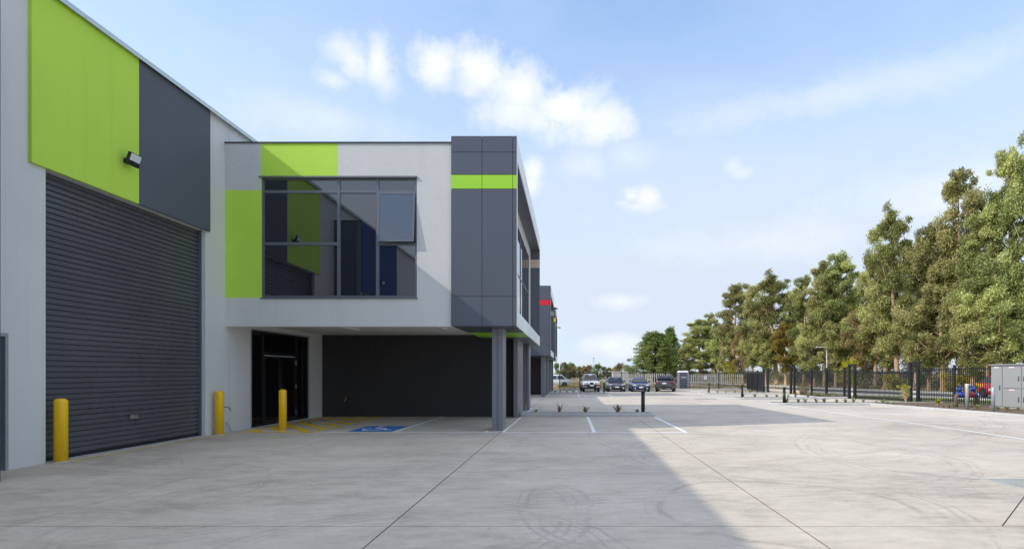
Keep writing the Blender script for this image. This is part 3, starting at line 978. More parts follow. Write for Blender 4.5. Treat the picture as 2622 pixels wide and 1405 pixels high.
# ------------------------------------------------------------------ office blocks
def window_unit(parent, x0, x1, z0, z1, xs, rows, yface, depth=.09, sash=None):
    """aluminium window in a wall facing -Y: x mullions, per-column transoms; panes are sub-parts"""
    w = link('window', None, parent)
    fr = .05
    yb, yf = yface + depth, yface + depth - .06
    cols = [x0, *xs, x1]
    MB().box(x0, x1, yf, yb, z1 - fr, z1).box(x0, x1, yf, yb, z0, z0 + fr).box(x0, x0 + fr, yf, yb, z0 + fr, z1 - fr).box(x1 - fr, x1, yf, yb, z0 + fr, z1 - fr).build('frame', FRAME, w)
    for x in xs:
        MB().box(x - .032, x + .032, yf + .002, yb - .002, z0 + fr, z1 - fr).build('mullion', FRAME, w)
    for i, zs in enumerate(rows):
        a = cols[i] + (fr if i == 0 else .032)
        b = cols[i + 1] - (fr if i == len(cols) - 2 else .032)
        zz = [z0 + fr, *zs, z1 - fr]
        for z in zs:
            MB().box(a, b, yf + .004, yb - .004, z - .03, z + .03).build('transom', FRAME, w)
        for j in range(len(zz) - 1):
            lo = zz[j] + (.03 if j > 0 else 0)
            hi = zz[j + 1] - (.03 if j < len(zz) - 2 else 0)
            if sash == (i, j):
                continue
            MB().box(a, b, yb - .03, yb - .018, lo, hi).build('pane', GLASS, w)
            q = .014
            MB().box(a, a + q, yf + .015, yb - .031, lo, hi).box(b - q, b, yf + .015, yb - .031, lo, hi).box(a + q, b - q, yf + .015, yb - .031, lo, lo + q).box(a + q, b - q, yf + .015, yb - .031, hi - q, hi).build('glazing_bead', FRAME, w)
    return w, yf

def office(x0, xb, xs_, y0, L, accent, accent_name, label, full, base=0.0):
    """x0 back wall line, xb left edge of the clad box, xs_ outer side face; y0 front face, L depth"""
    t = thing('office_block', label, 'office', (xs_, y0, base))
    off = Matrix.Translation(-Vector(t.location))
    def B(mb, name, mat, parent=None, **k):
        o = mb.build(name, mat, parent or t, **k)
        o.data.transform(off)
        return o
    y1 = y0 + L
    zb, zt = 2.885, 7.85
    bz = (6.59, 6.97)
    T = .2
    # ---- front wall: rendered rectangles butted round the window
    wx0, wx1, wz0, wz1 = -8.41, -4.18, 3.66, 6.93
    if full:
        B(MB().box(x0 + .002, -8.43, y0, y0 + T, 6.58, zt), 'painted_render', G_WALL3)
        B(MB().box(x0 + .002, -8.43, y0, y0 + T, 3.66, 6.58), 'painted_render', GREEN)
        B(MB().box(-8.43, wx0, y0, y0 + T, 3.66, 6.93), 'painted_render', GREEN)
        B(MB().box(-8.43, -6.33, y0, y0 + T, wz1, zt), 'painted_render', GREEN)
        m = MB().box(-6.33, wx1, y0, y0 + T, wz1, zt).box(wx1, xb + .05, y0, y0 + T, 3.66, zt).box(x0 + .002, xb + .05, y0, y0 + T, zb, 3.66)
        B(m, 'wall', G_WALL2)
        w, yf = window_unit(t, wx0, wx1, wz0, wz1, [-6.323, -5.264], [[5.134, 6.551], [6.551], [5.134, 6.551]], y0, sash=(2, 1))
        for c in w.children:
            c.data.transform(off)
        # sash: top-hung, pushed open at the bottom
        s = link('awning_sash', None, t)
        a, b, lo, hi = -5.264 + .034, wx1 - .052, 5.134 + .02, 6.551 - .032
        sw, shh = b - a, hi - lo
        fr = MB().box(0, sw, -.035, 0, -.045, 0).box(0, sw, -.035, 0, -shh, -shh + .045).box(0, .045, -.035, 0, -shh + .045, -.045).box(sw - .045, sw, -.035, 0, -shh + .045, -.045)
        rot = Matrix.Translation((a, y0 + .035, hi)) @ Matrix.Rotation(R(-4.5), 4, 'X')
        o = fr.build('sash_frame', FRAME, s); o.data.transform(off @ rot)
        o = MB().box(.045, sw - .045, -.022, -.012, -shh + .045, -.045).build('pane', GLASS, s); o.data.transform(off @ rot)
        st = MB().box(a + .05, a + .2, y0 - .02, y0 + .05, lo - .02, lo - .005)
        B(st, 'winder', STEEL, s)
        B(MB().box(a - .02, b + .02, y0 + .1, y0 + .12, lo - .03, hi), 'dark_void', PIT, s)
        B(MB().box(wx0 - .05, wx1 + .02, y0 - .045, y0 + .02, wz1 + .005, wz1 + .022).box(wx0 - .05, wx1 + .02, y0 - .045, y0 - .040, wz1 - .02, wz1 + .005), 'head_flashing', FRAME)
        B(MB().box(wx0 - .02, wx1 + .02, y0 - .035, y0 + .03, wz0 - .03, wz0 - .003), 'window_sill', FRAME)
    else:
        B(MB().box(x0 + .002, xb + .05, y0, y0 + T, zb, zt), 'wall', G_WALL2)
    B(MB().box(x0 + .002, xb - .003, y0 - .03, y0 + T + .03, zt + .002, zt + .035), 'capping', CAP_DARK)
    B(MB().box(x0 + .25, xs_ - .55, y0 + T, y1 - T, 7.3, 7.4), 'roof', CAPPING)
    B(MB().box(x0 + .002, xb, y1 - T, y1, zb, zt), 'wall', G_WALL2)
    # ---- clad front of the box: separate panels with open shadow joints
    yp = y0 - .08
    xsn = [xb, xb + (xs_ - xb) * .47, xs_ - .11, xs_ - .004]
    zsn = [zb, 3.685, bz[0], bz[1], 7.58, 8.02]
    B(MB().box(xb + .02, xs_ - .03, yp + .025, y0 + .16, zb + .02, 7.99), 'backing_frame', PIT)
    g = .006
    for i in range(3):
        for j in range(5):
            o = B(MB().box(xsn[i] + (g if i else 0), xsn[i + 1] - (g if i < 2 else 0), yp, yp + .024, zsn[j] + g, zsn[j + 1] - g), 'cladding_panel', accent if j == 2 else ACP)
            if j == 2:
                o['label'] = accent_name + ' cladding panel in the accent band'
    # far end panel, with its inner face showing through the open side
    ye = y1
    for j in range(5):
        B(MB().box(xs_ - .46, xs_ - .004, ye - .05, ye, zsn[j] + (g if j else 0), zsn[j + 1] - (g if j < 4 else 0)), 'cladding_panel', ACP_B if j == 2 else ACP)
    # side picture frame: sill band, head band, front strip; lengths of sheet butted
    n = 5 if full else 3
    for k in range(n):
        a, b = yp + .03 + (ye - yp - .03) * k / n, yp + .03 + (ye - yp - .03) * (k + 1) / n
        B(MB().box(xs_ - .024, xs_, a + .002, b - .002, zb, 3.32), 'sill_band', ACP_SILVER)
        B(MB().box(xs_ - .46, xs_ - .026, a + .002, b - .002, 3.28, 3.31), 'sill_top', ACP_SILVER)
        B(MB().box(xs_ - .024, xs_, a + .002, b - .002, 7.41, 8.02), 'head_band', ACP_SILVER)
        B(MB().box(xs_ - .46, xs_ - .026, a + .002, b - .002, 7.41, 7.435), 'head_soffit', ACP)
        B(MB().box(xs_ - .46, xs_ - .026, a + .002, b - .002, 7.985, 8.02), 'head_top', ACP)
        ac = accent if (full and k == 1) else ACP
        B(MB().box(xb + .03, xs_ - .002, a + .004 + (.0 if k else .0), b - .004, zb - .012, zb + .012), 'soffit_panel', ac)
    B(MB().box(xs_ - .024, xs_, yp + .026, yp + .22, 3.322, 7.408), 'front_strip', ACP_SILVER)
    B(MB().box(xs_ - .46, xs_ - .44, yp + .2, ye - .052, 3.31, 7.41), 'side_wall', G_WALL2)
    # side window strip in the recess
    w = link('window', None, t)
    wy = [y0 + 1.7 + (L - 3.2) * k / 6 for k in range(7)]
    xw = xs_ - .439
    m = MB().box(xw, xw + .03, wy[0], wy[-1], 6.78, 6.84).box(xw, xw + .03, wy[0], wy[-1], 3.7, 3.76)
    for y in wy:
        m.box(xw, xw + .032, y - .03, y + .03, 3.7, 6.84)
    m.box(xw, xw + .028, wy[0], wy[-1], 5.1, 5.15)
    B(m, 'frame', FRAME, w)
    for a, b in zip(wy, wy[1:]):
        B(MB().box(xw + .002, xw + .012, a + .03, b - .03, 3.76, 5.1), 'pane', GLASS, w)
        B(MB().box(xw + .002, xw + .012, a + .03, b - .03, 5.15, 6.78), 'pane', GLASS, w)
    # ---- undercroft
    yb = y0 + 5.57
    cz = 3.05
    B(MB().box(x0 + .003, xs_ - .47, y0 + T, y1 - T, cz, cz + .1), 'ceiling', CEIL)
    B(MB().box(x0 + .003, xs_ - .30, y0 + .006, y0 + T, zb - .005, zb + .0), 'beam_soffit', CEIL)
    zg = gz(yb) - base - .03
    for a, b in ((x0 + .003, x0 + 2.03), (x0 + 2.042, -2.10)):
        B(MB().box(a, b, yb, yb + .18, zg + base, cz - .002), 'back_wall', BLACK_W)
    B(MB().box(x0 + 2.0, x0 + 2.06, yb + .012, yb + .17, zg + base, cz - .002), 'joint_sealant', PIT)
    def column(xa, xbb, ya, ybb):
        c = link('column', None, t)
        zz = gz(ya) - .02
        wmid = (xa + xbb) / 2
        B(MB().cbox(xa, wmid - .02, ya, ybb, zz, zb - .013, .006), 'steel_section', COLM, c)
        B(MB().cbox(wmid + .02, xbb, ya + .004, ybb, zz, zb - .013, .006), 'steel_section', COLM, c)
        B(MB().box(wmid - .021, wmid + .021, ya + .03, ybb - .03, zz, zb - .014), 'web', COLM, c)
        return c
    column(-2.20, -1.90, y0 + .42, y0 + 1.18)
    B(MB().cbox(-2.10, -1.94, yb - .55, yb + 1.5, gz(yb) - .05, zb - .013, .006), 'pier', COLM)
    column(-2.15, -1.87, y0 + 9.2, y0 + 10.2) if full else column(-2.15, -1.87, y1 - 1.2, y1 - .5)
    return t
O1 = office(XW, -3.23, -1.456, YF, 10.6, ACP_G, 'lime green', 'two storey office with lime green band, open undercroft and tinted window', True)
O2 = office(XW, -3.23, -1.456, 38.5, 7.0, ACP_R, 'red', 'two storey office block with a red band on its charcoal cladding', False)
O3 = office(XW, -3.23, -1.456, 51.2, 6.0, ACP_Y, 'yellow', 'two storey office block with a yellow band on its charcoal cladding', False)

# entrance glazing in the undercroft side wall (part of the green office)
eg = link('entrance_glazing', None, O1)
EO = Matrix.Translation(-Vector(O1.location))
def E(mb, name, mat, parent=eg):
    o = mb.build(name, mat, parent)
    o.data.transform(EO)
    return o
xf = XW - .07
m = MB()
for a, b in ((15.402, 15.45), (16.01, 16.07), (17.96, 18.03), (18.39, 18.44), (18.72, 18.768)):
    m.box(xf, xf + .06, a, b, 0.0, 2.885)
for a, b in ((15.45, 16.01), (16.07, 17.96), (18.03, 18.39), (18.44, 18.72)):
    m.box(xf + .002, xf + .058, a, b, 2.83, 2.883)
    m.box(xf + .002, xf + .058, a, b, 0.0, .06 if a != 16.07 else .012)
m.box(xf + .002, xf + .058, 16.07, 17.96, 2.16, 2.26)
E(m, 'frame', FRAME_D)
for a, b, c, d in ((15.45, 16.01, .06, 2.83), (18.03, 18.39, .06, 2.83), (18.44, 18.72, .06, 2.83), (16.07, 17.96, 2.26, 2.83)):
    E(MB().box(xf + .02, xf + .03, a, b, c, d), 'pane', GLASS_D)
ed = link('entrance_door', None, O1)
for a, b in ((16.075, 17.008), (17.016, 17.955)):
    fr = MB().box(xf + .005, xf + .05, a, b, 2.06, 2.155).box(xf + .005, xf + .05, a, b, .015, .15).box(xf + .005, xf + .05, a, a + .09, .15, 2.06).box(xf + .005, xf + .05, b - .09, b, .15, 2.06)
    E(fr, 'door_leaf', FRAME_D, ed)
    E(MB().box(xf + .02, xf + .03, a + .09, b - .09, .15, 2.06), 'pane', GLASS_D, ed)
E(MB().box(xf + .051, xf + .058, 17.03, 17.07, .93, 1.2).tube((xf + .058, 17.05, 1.0), (xf + .10, 17.05, 1.0), .01).tube((xf + .1, 17.04, 1.0), (xf + .1, 17.19, 1.0), .01), 'handle', STEEL, ed)
for z in (.22, 1.08, 1.88):
    E(MB().box(xf + .051, xf + .075, 17.95, 17.985, z, z + .16), 'hinge', STEEL, ed)
E(MB().box(xf + .075, xf + .09, 15.37, 15.40, 0.02, 2.92).box(xf + .075, xf + .09, 18.77, 18.80, 0.02, 2.92).box(xf + .075, xf + .09, 15.40, 18.77, 2.89, 2.92), 'trim', DFRAME)

# batten lights on the undercroft ceiling
for x, y, lb in ((-6.88, 16.2, 'white batten light on the undercroft ceiling near the entrance glazing'), (-4.0, 16.2, 'white batten light on the undercroft ceiling near the steel column')):
    t = thing('batten_light', lb, 'ceiling light', (x, y, 3.05), 0, 'batten lights in the undercroft')
    bevel(MB().box(-.05, .05, -.74, .74, -.06, -.001).build('lamp_body', WHITE_P, t), .008)
    bevel(MB().box(-.042, .042, -.72, .72, -.085, -.061).build('diffuser', LAMPG, t), .012)

# small side lights on the far offices
for y, z, lb in ((40.2, 6.6, 'small black wall light on the side of the red office'), (52.6, 6.2, 'small black wall light on the side of the yellow office')):
    t = thing('wall_light', lb, 'wall light', (-1.455, y, z))
    MB().box(0, .02, -.05, .05, -.06, .06).build('wall_plate', PLASTIC_B, t)
    MB().box(.02, .36, -.02, .02, -.02, .02).build('arm', PLASTIC_B, t)
    bevel(MB().box(.22, .46, -.16, .16, -.09, -.022).build('lamp_body', PLASTIC_B, t), .01)

# ------------------------------------------------------------------ taps and cables
def tap(x, y, h, label, facing=-1, axis='y', pipe=BLACK_W):
    t = thing('garden_tap', label, 'tap', (x, y, gz(y)))
    MB().path([(0, 0, -.01), (0, 0, h - .02), (0, 0, h)], .013).build('standpipe', pipe, t)
    v = (0, facing * .09, 0) if axis == 'y' else (facing * .09, 0, 0)
    MB().lathe([(.018, h - .02), (.024, h), (.018, h + .03)], 10).path([(0, 0, h), (v[0] * .7, v[1] * .7, h + .005), (v[0], v[1], h - .02), (v[0] * 1.1, v[1] * 1.1, h - .07)], .014, 8).build('spout', BRASS, t)
    MB().tube((0, 0, h + .03), (0, 0, h + .08), .007).box(-.04, .04, -.008, .008, h + .08, h + .094).build('handle', BRASS, t)
tap(-8.46, 19.70, .66, 'brass tap on a thin black standpipe against the undercroft back wall', pipe=PLASTIC_B)
tap(-1.78, 19.1, .62, 'bare metal tap beside the pier at the end of the garden strip', pipe=GALV)
tap(-1.66, 19.5, .42, 'short bare tap standing at the kerb end beside the pier', pipe=GALV)
tap(-1.75, 44.6, .5, 'small tap beside the column of the red office', pipe=GALV)
t = thing('loose_cable', 'blue cable tail sticking out of the wall behind the bollard', 'cable', (XW, 14.0, .62))
MB().path([(0, 0, 0), (.07, .02, .06), (.16, .05, .09), (.24, .06, .05), (.27, .06, -.02)], .011, 7).build('cable', simple('blue_cable', srgb(60, 90, 140), .5), t)
t = thing('loose_conduit', 'bent grey conduit lying at the foot of the office wall', 'conduit', (XW, 14.3, 0))
MB().path([(.02, -.05, .28), (.1, -.03, .16), (.10, 0, .06), (.16, .02, .02), (.34, .04, .014)], .014, 7).build('conduit', GALV, t)

# ------------------------------------------------------------------ yellow bollards
bpr = [(.10, -.01), (.10, 1.09), (.097, 1.11), (.085, 1.13), (.06, 1.147), (.03, 1.155), (.002, 1.157)]
bme = MB().lathe(bpr, 28).mesh('post', BOLL, True)
fl = MB().lathe([(.135, 0.0), (.135, .01), (.102, .014)], 24).mesh('collar', KERB, True)
for (px, py), lb in (((142, 1184), 'thick yellow bollard at the wall end of the roller door nearest the staff door'), ((555, 1113), 'thick yellow bollard at the corner pier between roller door and office'), ((719, 1101.5), 'thick yellow bollard standing on the yellow hatching before the entrance')):
    x, y = ground_pt(px, py)
    t = thing('bollard', lb, 'bollard', (x, y + .1, gz(y)), 0, 'yellow bollards')
    link('post', bme, t); link('collar', fl, t)

# black light bollards on the islands
lpr = [(.075, -.02), (.075, .66), (.062, .664), (.062, .74), (.077, .744), (.077, .84), (.07, .855), (.03, .865), (.002, .866)]
bl1 = MB().lathe([(.075, -.02), (.075, .66)], 18).mesh('post', BLACKM, True)
bl2 = MB().lathe([(.060, .655), (.060, .745)], 18).mesh('lens', LAMPG, True)
bl3 = MB().lathe([(.077, .742), (.077, .84), (.07, .857), (.03, .866), (.002, .867)], 18).mesh('cap', BLACKM, True)
for (px, py), up, lb in (((1646.5, 1055.5), .10, 'black light bollard at the rounded end of the green office garden strip'), ((1546.7, 1003), .10, 'black light bollard at the end of the red office garden strip'),
        ((2008, 1031.5), .10, 'black light bollard on the island beside the sliding gate'), ((1900.4, 1017.5), .10, 'black light bollard on the island on the near side of the driveway'),
        ((1815.6, 1004.5), .10, 'black light bollard on the island on the far side of the driveway')):
    x, y = ground_pt(px, py, up)
    t = thing('light_bollard', lb, 'bollard', (x, y, gz(y) + up), 0, 'black light bollards')
    link('post', bl1, t); link('cap', bl3, t)
    link('post_neck', MB().lathe([(.066, .655), (.066, .745)], 18).mesh('post_neck', PLASTIC_B, True), t)

# galvanised guard posts
for (px, py), h, lb in (((2476, 1045), 1.06, 'galvanised post with a cap in front of the red valve'), ((2543, 1049.5), .96, 'galvanised post in front of the grey cabinet')):
    x, y = ground_pt(px, py, .12)
    t = thing('guard_post', lb, 'post', (x, y, gz(y) + .1))
    MB().lathe([(.066, -.05), (.066, h - .01), (.06, h), (.002, h + .004)], 18).build('post', GALV, t, True)
    if h > 1:
        MB().lathe([(.075, h - .03), (.075, h + .02), (.05, h + .03), (.002, h + .032)], 16).box(.07, .15, -.02, .02, h - .01, h + .012).build('cap', WHITE_P, t)

# ------------------------------------------------------------------ fences
PICK = MB().box(-.0175, .0175, -.0125, .0125, 0, 1.93).add([(-.0175, -.0125, 1.93), (.0175, -.0125, 1.93), (.0175, .0125, 1.93), (-.0175, .0125, 1.93), (0, 0, 2.0)],
        [(0, 1, 4), (1, 2, 4), (2, 3, 4), (3, 0, 4)]).mesh('picket', BLACKM)
def fence_run(p, q, label, posts, single=True, h=2.0, lift=.08, postw=.05, posth=2.12, sp=.112, name='palisade_fence', gate=False, cat='fence'):
    """palisade run from p to q; posts = distances along it"""
    p, q = Vector(p), Vector(q)
    L = (q - p).length
    d = (q - p) / L
    ang = math.atan2(d.y, d.x)
    slope = (gz(q.y) - gz(p.y)) / L
    t = thing(name, label, cat, (p.x, p.y, gz(p.y)), ang)
    zat = lambda s: slope * s
    def rail(z, th, s0=0.0, s1=None):
        s1 = L if s1 is None else s1
        hh = th / 2
        mb = MB().add([(s, y, zat(s) + z + dz) for s in (s0, s1) for y in (-.02, .02) for dz in (-hh, hh)],
                      [(0, 1, 3, 2), (4, 6, 7, 5), (0, 4, 5, 1), (2, 3, 7, 6), (0, 2, 6, 4), (1, 5, 7, 3)])
        return mb
    if gate:
        rail(lift + .06, .14).build('bottom_rail', BLACKM, t)
        rail(h - .16, .10).build('top_rail', BLACKM, t)
    else:
        rail(lift + .17, .045).build('bottom_rail', BLACKM, t)
        rail(h - .10, .045).build('top_rail', BLACKM, t)
    for s in posts:
        bevel(MB().box(s - postw, s + postw, -.05, .05, zat(s) - .05, zat(s) + posth).build('post', BLACKM, t), .006)
    n = int(L / sp)
    sc = h / 2.0
    if single:
        for k in range(n):
            s = (k + .5) * sp
            if any(abs(s - c) < postw + .02 for c in posts):
                continue
            link('picket', PICK, t, (s, -.032, zat(s) + lift), None, (1, 1, (h - lift) / 2.0))
    else:
        m = MB()
        for k in range(n):
            s = (k + .5) * sp
            z = zat(s) + lift
            m.box(s - .021, s + .021, -.045, -.021, z, z + h - lift - .07)
            m.add([(s - .021, -.045, z + h - lift - .07), (s + .021, -.045, z + h - lift - .07), (s + .021, -.021, z + h - lift - .07), (s - .021, -.021, z + h - lift - .07), (s, -.033, z + h - lift)],
                  [(0, 1, 4), (1, 2, 4), (2, 3, 4), (3, 0, 4)])
        struct(m.build('pickets', BLACKM, t, fixn=False), 'stuff')
    return t
FP = lambda y: (FENCE(y), y)
fence_run(FP(17.5), FP(30.0), 'black palisade fence behind the grey cabinet and the red valve', [2.0, 4.6, 7.4, 10.3])
fence_run(FP(30.65), FP(35.25), 'closed black sliding gate with a deep bottom rail', [.04, 4.6], name='sliding_gate', gate=True, h=1.9, sp=.105, posth=1.88, postw=.035, cat='gate')
fence_run(FP(35.9), FP(42.2), 'black palisade fence with stout posts beside the driveway opening', [.45, 2.45, 4.25], postw=.09, posth=2.15)
fence_run((17.45, 47.3), (19.6, 58.2), 'black palisade gate run seen end on beyond the driveway', [.1, 3.6, 7.2, 10.9], single=False, gate=True, posth=2.1, cat='gate', name='swing_gate')
for a, b, lb in ((-1.3, 3.4, 'far black palisade fence behind the white utility'), (3.4, 8.2, 'far black palisade fence behind the graphite and navy sedans'), (8.2, 13.4, 'far black palisade fence in front of the portable toilet'), (13.4, 20.4, 'far black palisade fence beside the open gate run')):
    Lf = b - a
    fence_run((a, 59.6), (b, 59.6), lb, [Lf * k / 2 for k in (0.02, 1)], single=False, lift=.2, h=2.05, posth=2.15, postw=.045)
# gate posts in pairs
def twin_post(y, label, gap=.55, hh=2.35):
    a, b = Vector(FP(y)), Vector(FP(y + gap))
    t = thing('gate_post', label, 'gate post', (a.x, a.y, gz(y)), math.atan2(b.y - a.y, b.x - a.x))
    L = (b - a).length
    for s in (0, L):
        bevel(MB().box(s - .08, s + .08, -.08, .08, -.05, hh).build('post', BLACKM, t), .01)
    MB().box(.08, L - .08, -.05, .05, hh - .1, hh - .004).box(.08, L - .08, -.05, .05, hh - .62, hh - .56).build('crosspiece', BLACKM, t)
    MB().tube((.12, -.12, .03), (.12, -.12, .2), .06, n=12).box(.0, .3, -.2, -.09, .02, .26).build('gate_motor', CAP_DARK, t)
    return t
twin_post(30.05, 'tall twin black gate posts with motor at the near end of the sliding gate')
twin_post(35.3, 'tall twin black gate posts between the sliding gate and the fence')
twin_post(42.35, 'tall twin black gate posts at the driveway opening nearer the soil bed', .5)
twin_post(46.45, 'twin black gate posts on the far side of the driveway opening', .7, 2.2)

# ------------------------------------------------------------------ switchboard cabinet
cd = Vector((-0.148, .989)).normalized()
c0 = Vector((19.55, 24.35))
t = thing('electrical_cabinet', 'large pale grey steel switchboard cabinet by the boundary fence', 'cabinet', (c0.x, c0.y, gz(c0.y) + .13), math.atan2(-cd.y, -cd.x))
CL, CH = 4.6, 1.90
# local x runs from the far end towards the photographer; front faces local -y
bevel(MB().box(0, CL, .02, .75, 0, CH).build('body', CAB, t), .01)
MB().box(-.04, CL + .04, -.06, .8, CH + .002, CH + .05).build('roof', CAB, t)
MB().box(-.05, CL + .05, -.02, .8, -.2, -.002).build('plinth', KERB, t)
def cabdoor(xa, xb, za, zb, hinge_right, lab=True):
    d = link('door', None, t)
    bevel(MB().box(xa + .012, xb - .012, -.012, .019, za + .012, zb - .012).build('door_leaf', CAB, d), .006)
    hx = xb - .11 if hinge_right else xa + .11
    hz = (za + zb) / 2 - .06
    MB().box(hx - .025, hx + .025, -.03, -.0125, hz - .11, hz + .11).tube((hx, -.03, hz + .07), (hx, -.05, hz - .05), .014).build('handle', FRAME, d)
    if lab:
        w = .11
        xm = (xa + xb) / 2
        MB().box(xm - w, xm + w, -.0150, -.0124, zb - .10, zb - .04).build('label_plate', WHITE_P, d)
        MB().box(xm - w * .8, xm + w * .8, -.0162, -.0152, zb - .095, zb - .075).build('label_stripe', REDM, d)
cabdoor(.02, .56, .02, 1.86, True)
x = .57
for k, wd in enumerate((.86, .86, .86, .86)):
    cabdoor(x, x + wd, .86, 1.86, k % 2 == 0)
    cabdoor(x, x + wd, .02, .85, k % 2 == 0)
    x += wd + .01

# ------------------------------------------------------------------ backflow valve assembly
vx, vy = ground_pt(2448, 1041, .1)
vx2, vy2 = ground_pt(2508, 1039, .1)
vd = Vector((vx2 - vx, vy2 - vy)); vl = vd.length
vl = min(vl, 1.5)
t = thing('backflow_valve', 'fire main backflow valve: rusty elbows, blue gate valves and red body', 'valve', (vx, vy, gz(vy) + .08), math.atan2(vd.y, vd.x))
def elbow(x, sgn):
    pts = [(x, 0, -.1), (x, 0, .42)] + [(x + sgn * .13 * (1 - math.cos(a)), 0, .42 + .16 * math.sin(a)) for a in np.linspace(.2, math.pi / 2, 6)] + [(x + sgn * .20, 0, .58)]
    MB().path(pts, .085, 16).lathe([(.10, .34), (.10, .37)], 16, (x, 0, 0)).build('elbow_pipe', PIPE, t, True)
elbow(0, 1); elbow(vl, -1)
for x, s in ((.27, 1), (vl - .27, -1)):
    MB().lathe([(.14, -.075), (.14, -.05), (.09, -.04), (.11, 0), (.09, .04), (.14, .05), (.14, .075)], 18, (x, 0, .58), 'x').lathe([(.08, .1), (.09, .24), (.12, .25), (.12, .29), (.05, .3), (.03, .4)], 14, (x, 0, .58)).build('gate_valve', BLUEIRON, t, True)
    ring = [(x + .09 * math.cos(a), .09 * math.sin(a), .98) for a in np.linspace(0, 2 * math.pi, 17)]
    MB().path(ring, .016, 6).tube((x - .1, 0, .98), (x + .1, 0, .98), .012).tube((x, -.1, .98), (x, .1, .98), .012).build('hand_wheel', BLUEIRON, t)
    for k in range(6):
        a = k * math.pi / 3
        MB().tube((x + s * .12, .12 * math.cos(a), .58 + .12 * math.sin(a)), (x + s * .07, .12 * math.cos(a), .58 + .12 * math.sin(a)), .016, n=6).build('bolt', STEEL, t)
mid = vl / 2
MB().lathe([(.15, -mid + .352), (.15, -mid + .385), (.12, -mid + .40), (.165, -.08), (.18, 0), (.165, .08), (.12, mid - .40), (.15, mid - .385), (.15, mid - .352)], 20, (mid, 0, .58), 'x').build('valve_body', REDIRON, t, True)
MB().lathe([(.09, .16), (.09, .24), (.03, .26)], 14, (mid, 0, .58)).path([(mid - .2, -.02, .74), (mid - .2, -.02, .86), (mid + .2, -.02, .86), (mid + .2, -.02, .74)], .014, 6).build('test_ports', BRASS, t)
MB().box(mid - .06, mid + .06, -.05, .05, -.12, .42).build('support_leg', PLASTIC_B, t)

# ------------------------------------------------------------------ items in the bed by the driveway
bx, by = ground_pt(2047, 1009, .1)
me = bmesh.new()
bmesh.ops.create_icosphere(me, subdivisions=3, radius=1)
rr = random.Random(5)
for v in me.verts:
    n = math.sin(v.co.x * 4 + 1) * .08 + math.sin(v.co.y * 5) * .06 + rr.uniform(-.05, .05)
    v.co = v.co * (1 + n)
    v.co.x *= .46; v.co.y *= .36; v.co.z *= .32
rm = bpy.data.meshes.new('rock'); me.to_mesh(rm); me.free(); rm.materials.append(ROCKM)
tag(link('rock', rm, None, (bx + .35, by + .3, gz(by) + .20)), 'pale sandstone boulder in the soil bed by the driveway', 'rock')
hx, hy = ground_pt(2075, 1005, .1)
t = thing('stand_pipe', 'grey standpipe wrapped with red and white tape in the driveway bed', 'pipe', (hx, hy, gz(hy) + .08))
MB().lathe([(.13, -.05), (.13, .03), (.09, .05), (.09, .62), (.10, .63), (.10, .70), (.002, .71)], 18).build('pipe', GALV, t, True)
mbt = MB(); mbw = MB()
for k in range(14):
    a = rr.uniform(0, 6.28); r = rr.uniform(.05, .30); z = rr.uniform(.66, .95)
    p = Vector((r * math.cos(a), r * math.sin(a) * .6, z)); q = p + Vector((rr.uniform(-.16, .16), rr.uniform(-.1, .1), rr.uniform(-.12, .1)))
    (mbt if k % 3 else mbw).path([p, (p + q) / 2 + Vector((0, 0, .05)), q], [.03, .045, .02], 6)
mbt.build('red_tape', REDM, t); mbw.build('white_tape', WHITE_P, t)

# ------------------------------------------------------------------ foliage
def leaf_cloud(name, centers, radii, counts, mat, size=(.30, .085), droop=(-.35, 0, -.75), shell=.55, tint_c=None, spread=.75, seed=0, flat=1.0):
    """many small leaf quads scattered through clumps; a per-leaf tint attribute varies the green"""
    g = np.random.default_rng(seed)
    C = np.repeat(np.asarray(centers, float), counts, axis=0)
    RR = np.repeat(np.asarray(radii, float), counts)
    n = len(C)
    d = g.normal(size=(n, 3)); d /= np.linalg.norm(d, axis=1)[:, None]
    r = RR * (shell + (1 - shell) * g.random(n)) * np.where(g.random(n) < .3, .75, 1.0)
    r = np.where(g.random(n) < .22, RR * np.minimum(np.abs(g.normal(size=n)), 1.5) * .8, r)
    nc = len(counts)
    st = g.normal(size=(nc, 3)) * .45 + np.asarray(droop)[None, :] * -.7          # every clump drawn out its own way
    st = np.repeat(st, counts, axis=0)
    off = d * r[:, None]; off[:, 2] *= flat
    off = off + st * (d * st).sum(1)[:, None] * r[:, None] * .42
    P = C + off
    ax = np.asarray(droop)[None, :] + g.normal(size=(n, 3)) * spread + d * .35
    ax /= np.linalg.norm(ax, axis=1)[:, None]
    sd = np.cross(ax, g.normal(size=(n, 3))); sd /= np.linalg.norm(sd, axis=1)[:, None]
    ln = size[0] * (.6 + .8 * g.random(n)); wd = size[1] * (.6 + .8 * g.random(n))
    a = ax * (ln / 2)[:, None]; b = sd * (wd / 2)[:, None]
    V = np.stack([P - a, P + b * 1.0, P + a, P - b * 1.0], axis=1).reshape(-1, 3)
    me = bpy.data.meshes.new(name)
    me.vertices.add(4 * n); me.vertices.foreach_set('co', V.astype(np.float32).ravel())
    me.loops.add(4 * n); me.loops.foreach_set('vertex_index', np.arange(4 * n, dtype=np.int32))
    me.polygons.add(n); me.polygons.foreach_set('loop_start', np.arange(0, 4 * n, 4, dtype=np.int32))
    me.polygons.foreach_set('loop_total', np.full(n, 4, dtype=np.int32))
    tint = np.clip((np.repeat(np.asarray(tint_c), counts) if tint_c is not None else .5) + g.normal(size=n) * .22, 0, 1)
    at = me.attributes.new('tint', 'FLOAT', 'FACE')
    at.data.foreach_set('value', tint.astype(np.float32))
    me.materials.append(mat)
    me.update(calc_edges=True)
    return me

